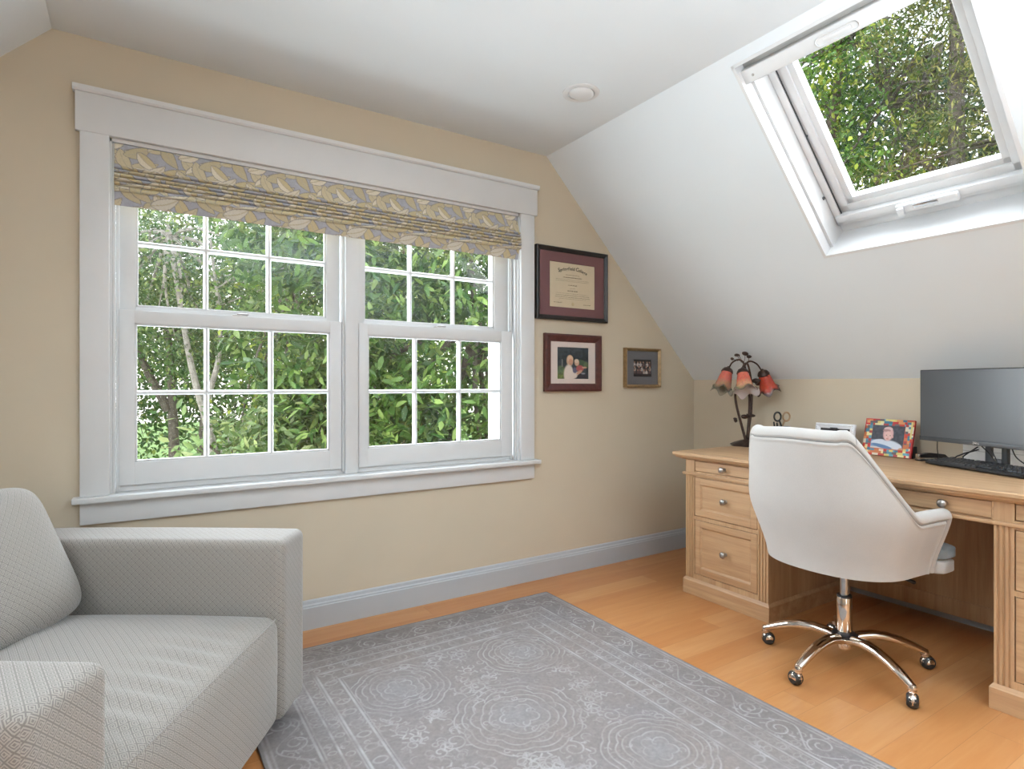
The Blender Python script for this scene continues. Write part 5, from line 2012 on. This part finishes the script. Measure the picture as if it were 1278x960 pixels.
for i, (x, y, sd, lb) in enumerate(((16.5, 8.8, 41, 'distant dark tree behind the broad leaved tree of the roof window'), (17, 4.2, 42, 'distant dark tree behind the olive tree of the roof window'))):
    tree('far_tree', lb, 'tree', (x, y, GZ), [([(0, 0, 0), (0, 0, 6), (.2, 0, 11)], .25)],
         [((0, 0, 9.0), (1.6, 2.2, 1.8)), ((0, -1.2, 10.8), (1.5, 1.6, 1.3)), ((0, 1.4, 10.6), (1.5, 1.7, 1.4)), ((0, .2, 12.6), (1.5, 2.0, 1.1))], 700, 12, .19, .11, ((.03, .07, .035), (.06, .12, .06), (.13, .20, .08)), sd, spread=.28, pl=.1, group='trees beyond the roof window')
# red flowering plant low at the left
fl = empty('flowering_shrub', (.10, 9.2, GZ))
tag(fl, 'small pink red flowering shrub low at the left edge of the window', 'shrub')
obj('stem', MB().tube([(0, 0, 0), (.02, 0, 1.2), (.08, 0, 2.45)], [.05, .04, .02], 8), M_['bark'], fl)
rng = np.random.default_rng(77)
n = 260
P = rng.normal(size=(n, 3)) * np.array([.15, .12, .055]) + np.array([.08, 0, 2.63])
leaves_mesh('blossom', P, rng.normal(size=(n, 3)), rng.normal(size=(n, 3)), np.full(n, .07), np.full(n, .05), tint(rng, n, (.35, .03, .06), (.55, .08, .12), (.7, .4, .42)), fl)
P = rng.normal(size=(n, 3)) * np.array([.2, .14, .14]) + np.array([.08, 0, 2.40])
leaves_mesh('foliage', P, rng.normal(size=(n, 3)), rng.normal(size=(n, 3)), np.full(n, .08), np.full(n, .04), tint(rng, n, *G3), fl)
# lawn
struct(obj('ground_outside', MB().box(-40, 60, 3.2, 70, GZ - .2, GZ), M_['lawn'], smooth=False))
struct(obj('ground_outside_east', MB().box(3.9, 60, -30, 3.2, GZ - .2, GZ), M_['lawn'], smooth=False))

# ------------------------------------------------------------------ sky, sun, lamps
w = bpy.data.worlds.new('World'); SC.world = w; w.use_nodes = True
nt = w.node_tree
bg = nt.nodes['Background']
tc = N(nt, 'ShaderNodeTexCoord'); sp = N(nt, 'ShaderNodeSeparateXYZ')
nt.links.new(tc.outputs['Generated'], sp.inputs[0])
cr = nt.nodes.new('ShaderNodeValToRGB')
cr.color_ramp.elements[0].position = .0; cr.color_ramp.elements[0].color = (1.0, .98, .97, 1)
cr.color_ramp.elements[1].position = .75; cr.color_ramp.elements[1].color = (.80, .90, 1.0, 1)
nt.links.new(sp.outputs[2], cr.inputs[0])
nt.links.new(cr.outputs[0], bg.inputs[0])
bg.inputs[1].default_value = SKY = 3.8

def area(name, loc, direction, sx, sy, power, color=(1, 1, 1), spread=180):
    d = bpy.data.lights.new(name, 'AREA'); d.shape = 'RECTANGLE'; d.size = sx; d.size_y = sy; d.energy = power; d.color = color
    d.spread = R(spread)
    o = bpy.data.objects.new(name, d); COL.objects.link(o)
    o.location = loc
    o.rotation_euler = Vector(direction).to_track_quat('-Z', 'Y').to_euler()
    return o


area('window_daylight', (.86, YB + .56, 1.5), (0, -1, -.03), 4.4, 2.3, 310, (.84, .93, 1.0))
area('roof_window_daylight', MS @ Vector((.5, 1.14, .62)), -ndir, 1.5, 1.5, 72, (.84, .93, 1.0))
area('left_slope_fill', ML @ Vector(((LS0 + LS1) / 2 - .3, (LY0 + LY1) / 2 - .1, .62)), (1, .22, -.24), 1.5, 1.5, 48, (.84, .93, 1.0), 120)  # added fill aimed across the room at the desk wall
area('rear_fill', ((GX0 + GX1) / 2, YF - .3, 1.0), (.25, 1, .1), GX1 - GX0 - .1, 1.6, 8, (.86, .94, 1.0))  # weak fill added outside the rear opening
# added fill light behind the viewer, aimed at the ceiling, with no lamp body
area('ceiling_fill', (1.3, -.6, 1.60), (.08, -.16, 1), .9, .9, 155, (.80, .91, 1.0))

# ------------------------------------------------------------------ camera
cd = bpy.data.cameras.new('camera')
cd.sensor_width = 36; cd.lens = 732 / 1278 * 36; cd.clip_start = .02; cd.clip_end = 300
cam = bpy.data.objects.new('camera', cd); COL.objects.link(cam)
cam.location = (0, 0, H_CAM); cam.rotation_euler = (R(90), 0, R(-32.6))
SC.camera = cam
vs = SC.view_settings
vs.view_transform = 'Standard'; vs.look = 'None'; vs.exposure = 0.02; vs.gamma = 1; vs.use_curve_mapping = False
cy = SC.cycles
cy.use_denoising = True
cy.max_bounces = 10; cy.diffuse_bounces = 5; cy.transparent_max_bounces = 16
cy.sample_clamp_indirect = 6
cy.caustics_reflective = False; cy.caustics_refractive = False
